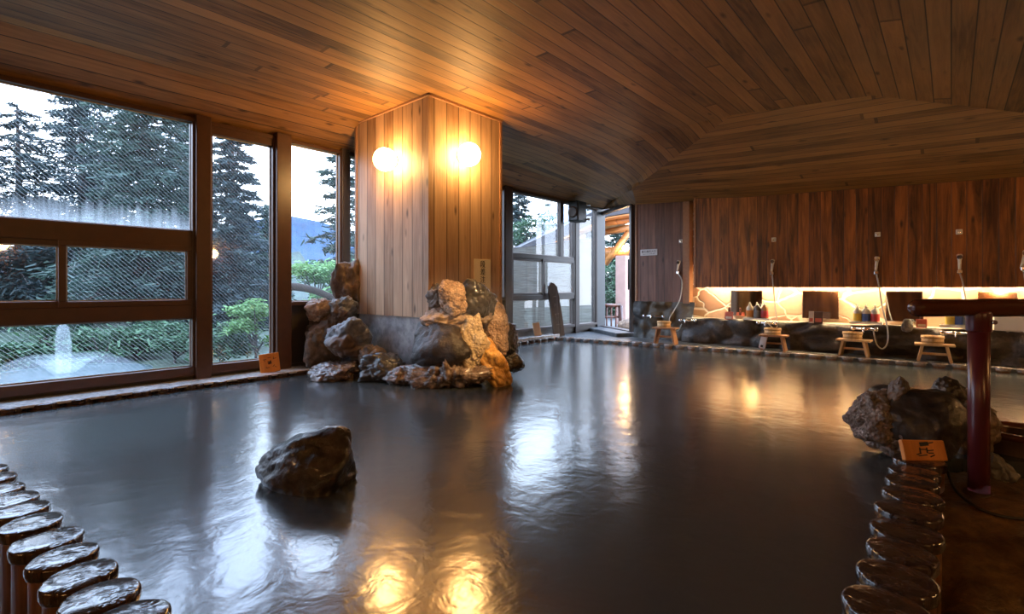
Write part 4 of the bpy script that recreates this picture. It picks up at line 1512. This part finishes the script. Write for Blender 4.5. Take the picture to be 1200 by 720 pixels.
# pond with a fountain
fc = onZ(74, 441, GZ + .06)
M['pond_water'] = plain('murky_pond_water', (.05, .07, .07), .25, var=.3, scale=3)
structure('pond', lathe(bmesh.new(), [(1.3, -.1), (1.35, 0)], 40, M4=Matrix.Translation((fc.x, fc.y, GZ + .10))), M['pond_water'])
t = NT('spraying_water')
v = t.co()
tr = t.n('ShaderNodeBsdfTransparent')
tl = t.n('ShaderNodeBsdfTranslucent')
t.put(tl.inputs[0], (.85, .9, .95))
df = t.n('ShaderNodeBsdfDiffuse')
t.put(df.inputs[0], (.85, .9, .95))
a1 = t.n('ShaderNodeMixShader')
a1.inputs[0].default_value = .5
t.put(a1.inputs[1], tl.outputs[0])
t.put(a1.inputs[2], df.outputs[0])
lw = t.n('ShaderNodeLayerWeight')
lw.inputs[0].default_value = .3
fac = t.m_('MULTIPLY', t.m_('SUBTRACT', 1., lw.outputs['Facing']), t.m_('MULTIPLY', t.noise(v, 7., 4), .26))
mx = t.n('ShaderNodeMixShader')
t.put(mx.inputs[0], fac)
t.put(mx.inputs[1], tr.outputs[0])
t.put(mx.inputs[2], a1.outputs[0])
M['spray'] = t.end(mx.outputs[0])
o = thing('fountain', 'white water jet with spray rising from the pond outside', 'fountain', (fc.x, fc.y, GZ + .1))
link('water_jet', lathe(bmesh.new(), [(.10, 0), (.12, .25), (.12, .6), (.09, .85), (.03, .95)], 20, wob=.15), M['spray'], o)
link('spray_ring', lathe(bmesh.new(), [(.15, .02), (.45, .28), (.6, .33), (.85, .2), (1.1, .02)], 36, wob=.25, cap=False), M['spray'], o)

# reed blind outside the far windows
t = NT('reed_blind')
X, Y, Z = t.xyz(t.co())
n = t.noise(t.vec(t.m_('MULTIPLY', X, 3.), t.m_('MULTIPLY', Y, 3.), t.m_('MULTIPLY', Z, 95.)), 1., 3)
n2 = t.noise(t.vec(t.m_('MULTIPLY', X, 1.), Y, t.m_('MULTIPLY', Z, 8.)), 1., 3)
c = t.ramp(n, [(.3, (.13, .12, .10)), (.5, (.27, .26, .23)), (.7, (.39, .38, .35))])
c = t.mix(t.m_('MULTIPLY', n2, .35), c, (.36, .26, .16))
stp = t.m_('LESS_THAN', t.m_('FRACT', t.m_('MULTIPLY', t.m_('ADD', X, Y), 1.9)), .05)
c = t.mix(t.m_('MULTIPLY', stp, .5), c, (.2, .18, .15))
p = t.pbr(c, .7, t.bump(n, .4, .01))
tl = t.n('ShaderNodeBsdfTranslucent')
t.put(tl.inputs[0], c)
mx = t.n('ShaderNodeMixShader')
mx.inputs[0].default_value = .35
t.put(mx.inputs[1], p)
t.put(mx.inputs[2], tl.outputs[0])
M['reed'] = t.end(mx.outputs[0])
A = at(594, 293, 12.2)
Bp = at(699, 279, 13.2)
o = thing('reed_blind', 'pale reed blind hanging outside the far windows behind the pillar', 'blind', (0, 0, 0))
bm = bmesh.new()
off = V((-.02, .02, 0))
for j in range(24):
    pass
qv = [A, Bp, V((Bp.x, Bp.y, GZ + .1)), V((A.x, A.y, GZ + .1))]
nn_ = (Bp - A).cross(V((0, 0, 1))).normalized() * .03
fa = [bm.verts.new(q) for q in qv]
fb = [bm.verts.new(q + nn_) for q in qv]
bm.faces.new(fa)
bm.faces.new(list(reversed(fb)))
for i in range(4):
    bm.faces.new((fa[i], fb[i], fb[(i + 1) % 4], fa[(i + 1) % 4]))
link('reed_mat', bm, M['reed'], o)
link('top_pole', tube(bmesh.new(), [A, Bp], .03, 8), M['bark'], o)
for q in (A, Bp):
    link('support_post', tube(bmesh.new(), [q, V((q.x, q.y, GZ - .1))], .035, 8), M['bark'], o)

# roofed shelter outside the door
M['shelter_wood'] = wood('shelter_timber', 'z', 'x', .2, (.34, .12, .03), (.60, .27, .08), knots=.1, board=6.)
M['shelter_roof'] = plain('dark_roof_shingle', (.055, .05, .055), .7, var=.4, scale=4, bump=.5)
M['pink_post'] = plain('pinkish_timber', (.42, .26, .22), .6, var=.2, scale=6)
o = thing('garden_shelter', 'timber shelter with dark roof and lamplit orange beams outside the door', 'shelter', (0, 0, 0))
P1, P2 = at(596, 296, 15.5), at(712, 240, 13.6)
P3 = at(760, 232, 13.4)
back = FWD * 3.2
bm = bmesh.new()
pr = [P1, P2, P3]
lo = [bm.verts.new(q - V((0, 0, .32))) for q in pr]
hi = [bm.verts.new(q + V((0, 0, .0))) for q in pr]
lo2 = [bm.verts.new(q - V((0, 0, .32)) + back) for q in pr]
hi2 = [bm.verts.new(q + back + V((0, 0, .35))) for q in pr]
for i in range(2):
    bm.faces.new((lo[i], lo[i + 1], hi[i + 1], hi[i]))
    bm.faces.new((hi[i], hi[i + 1], hi2[i + 1], hi2[i]))
    bm.faces.new((lo2[i], hi2[i], hi2[i + 1], lo2[i + 1]))
bm.faces.new((lo[0], hi[0], hi2[0], lo2[0]))
bm.faces.new((lo[2], lo2[2], hi2[2], hi[2]))
link('roof', bm, M['shelter_roof'], o)
bm = bmesh.new()
for a, b in ((0, 1), (1, 2)):
    q = [pr[a] - V((0, 0, .34)), pr[b] - V((0, 0, .34)), pr[b] - V((0, 0, .34)) + back, pr[a] - V((0, 0, .34)) + back]
    top_ = [bm.verts.new(x) for x in q]
    bot_ = [bm.verts.new(x - V((0, 0, .04))) for x in q]
    bm.faces.new(top_)
    bm.faces.new(list(reversed(bot_)))
    for i in range(4):
        bm.faces.new((top_[i], bot_[i], bot_[(i + 1) % 4], top_[(i + 1) % 4]))
link('roof_boards', bm, M['shelter_wood'], o)
beams = [((702, 262), (742, 257), 14.2, .10), ((702, 274), (742, 266), 14.8, .10), ((706, 297), (744, 294), 14.4, .16), ((709, 310), (737, 272), 14.2, .09)]
for (a, b, d, r) in beams:
    pa, pb_ = at(*a, d), at(*b, d)
    bm = bmesh.new()
    tube(bm, [pa, pb_], r, 4)
    link('beam', bm, M['shelter_wood'], o)
pp0 = at(729.5, 300, 13.8)
link('post', B(pp0.x - .15, pp0.x + .15, pp0.y - .12, pp0.y + .12, GZ - .1, pp0.z, .01), M['pink_post'], o)
pl0 = at(733, 291, 14.0)
bm = ball(bmesh.new(), pl0, .09, 3)
link('bulb', bm, M['pavilion_bulb'], o, smooth=True)
# railing in front of the garden
ra, rb = at(700, 358, 12.6), at(727, 358, 12.9)
o = thing('railing', 'brown wooden railing seen through the open outer door', 'railing', (0, 0, 0))
link('top_rail', tube(bmesh.new(), [ra, rb], .045, 8), M['rail_wood'], o)
bm = bmesh.new()
link('middle_rail', tube(bm, [ra - V((0, 0, .3)), rb - V((0, 0, .3))], .025, 8), M['rail_wood'], o)
for i in range(6):
    q = ra.lerp(rb, i / 5)
    link('baluster', tube(bmesh.new(), [q, V((q.x, q.y, GZ - .1))], .06 if i == 5 else .022, 8), M['rail_wood'], o)
q = at(738, 379, 12.4)
tag(link('garden_stone', rock_bm(.26, .26, .30, 88, sub=3), M['rock_tan'], loc=(q.x, q.y, q.z - .1), smooth=True), 'rounded stone outside the open door by the post', 'rock')
# terrace outside the door
structure('terrace', B(-12.5, -5.2, 10.9, 16, GZ - .3, -.02), M['slate'])
# grey shed roof in the garden
M['shed_grey'] = plain('grey_sheet_metal', (.38, .42, .45), .5, .2, .1, 3)
M['shed_wall'] = plain('grey_shed_wall', (.25, .27, .3), .7, var=.15, scale=3)
sb = at(645, 262, 20)
o = thing('shed', 'grey metal-roofed shed above the dark roof, through the far window', 'shed', (sb.x, sb.y, GZ))
zt, ze = 1 + (337 - 236) / FPX * 20 - GZ, 1 + (337 - 262) / FPX * 20 - GZ
RZ = Matrix.Rotation(YAW, 4, 'Z')
link('shed_walls', B(-.45, 1.4, .1, 2.2, -.1, ze, M4=RZ), M['shed_wall'], o)
bm = bmesh.new()
q = [(-.62, 0, ze - .03), (1.6, 0, ze - .03), (1.6, 1.2, zt), (-.2, 1.2, zt)]
a = [bm.verts.new(RZ @ V(x)) for x in q]
b = [bm.verts.new(RZ @ (V(x) + V((0, .08, -.06)))) for x in q]
bm.faces.new(a)
bm.faces.new(list(reversed(b)))
for i in range(4):
    bm.faces.new((a[i], b[i], b[(i + 1) % 4], a[(i + 1) % 4]))
link('roof', bm, M['shed_grey'], o)

# faint steam round the rocks at the pillar corner
t = NT('steam')
v = t.co()
X, Y, Z = t.xyz(v)
rr = t.m_('SQRT', t.m_('ADD', t.m_('ADD', t.m_('MULTIPLY', X, X), t.m_('MULTIPLY', Y, Y)), t.m_('MULTIPLY', Z, Z)))
fall = t.n('ShaderNodeMapRange')
t.put(fall.inputs[0], rr)
for i, q in ((1, 1.), (2, .2), (3, 0.), (4, 1.)):
    fall.inputs[i].default_value = q
nn = t.ramp(t.noise(v, 2.4, 4, .6, .6), [(.42, 0.), (.7, 1.)])
vol = t.n('ShaderNodeVolumeScatter')
t.put(vol.inputs['Density'], t.m_('MULTIPLY', t.m_('MULTIPLY', fall.outputs[0], nn), .55))
vol.inputs['Anisotropy'].default_value = .2
M['steam'] = t.end(None, vol.outputs[0])
sp = at(548, 372, 5.25)
bm = bmesh.new()
bmesh.ops.create_icosphere(bm, subdivisions=3, radius=1.)
o = link('steam', bm, M['steam'], loc=(sp.x, sp.y, sp.z))
o.scale = (.75, .6, .62)
tag(o, 'thin drifting steam over the rocks at the pillar corner', 'steam', kind='stuff')
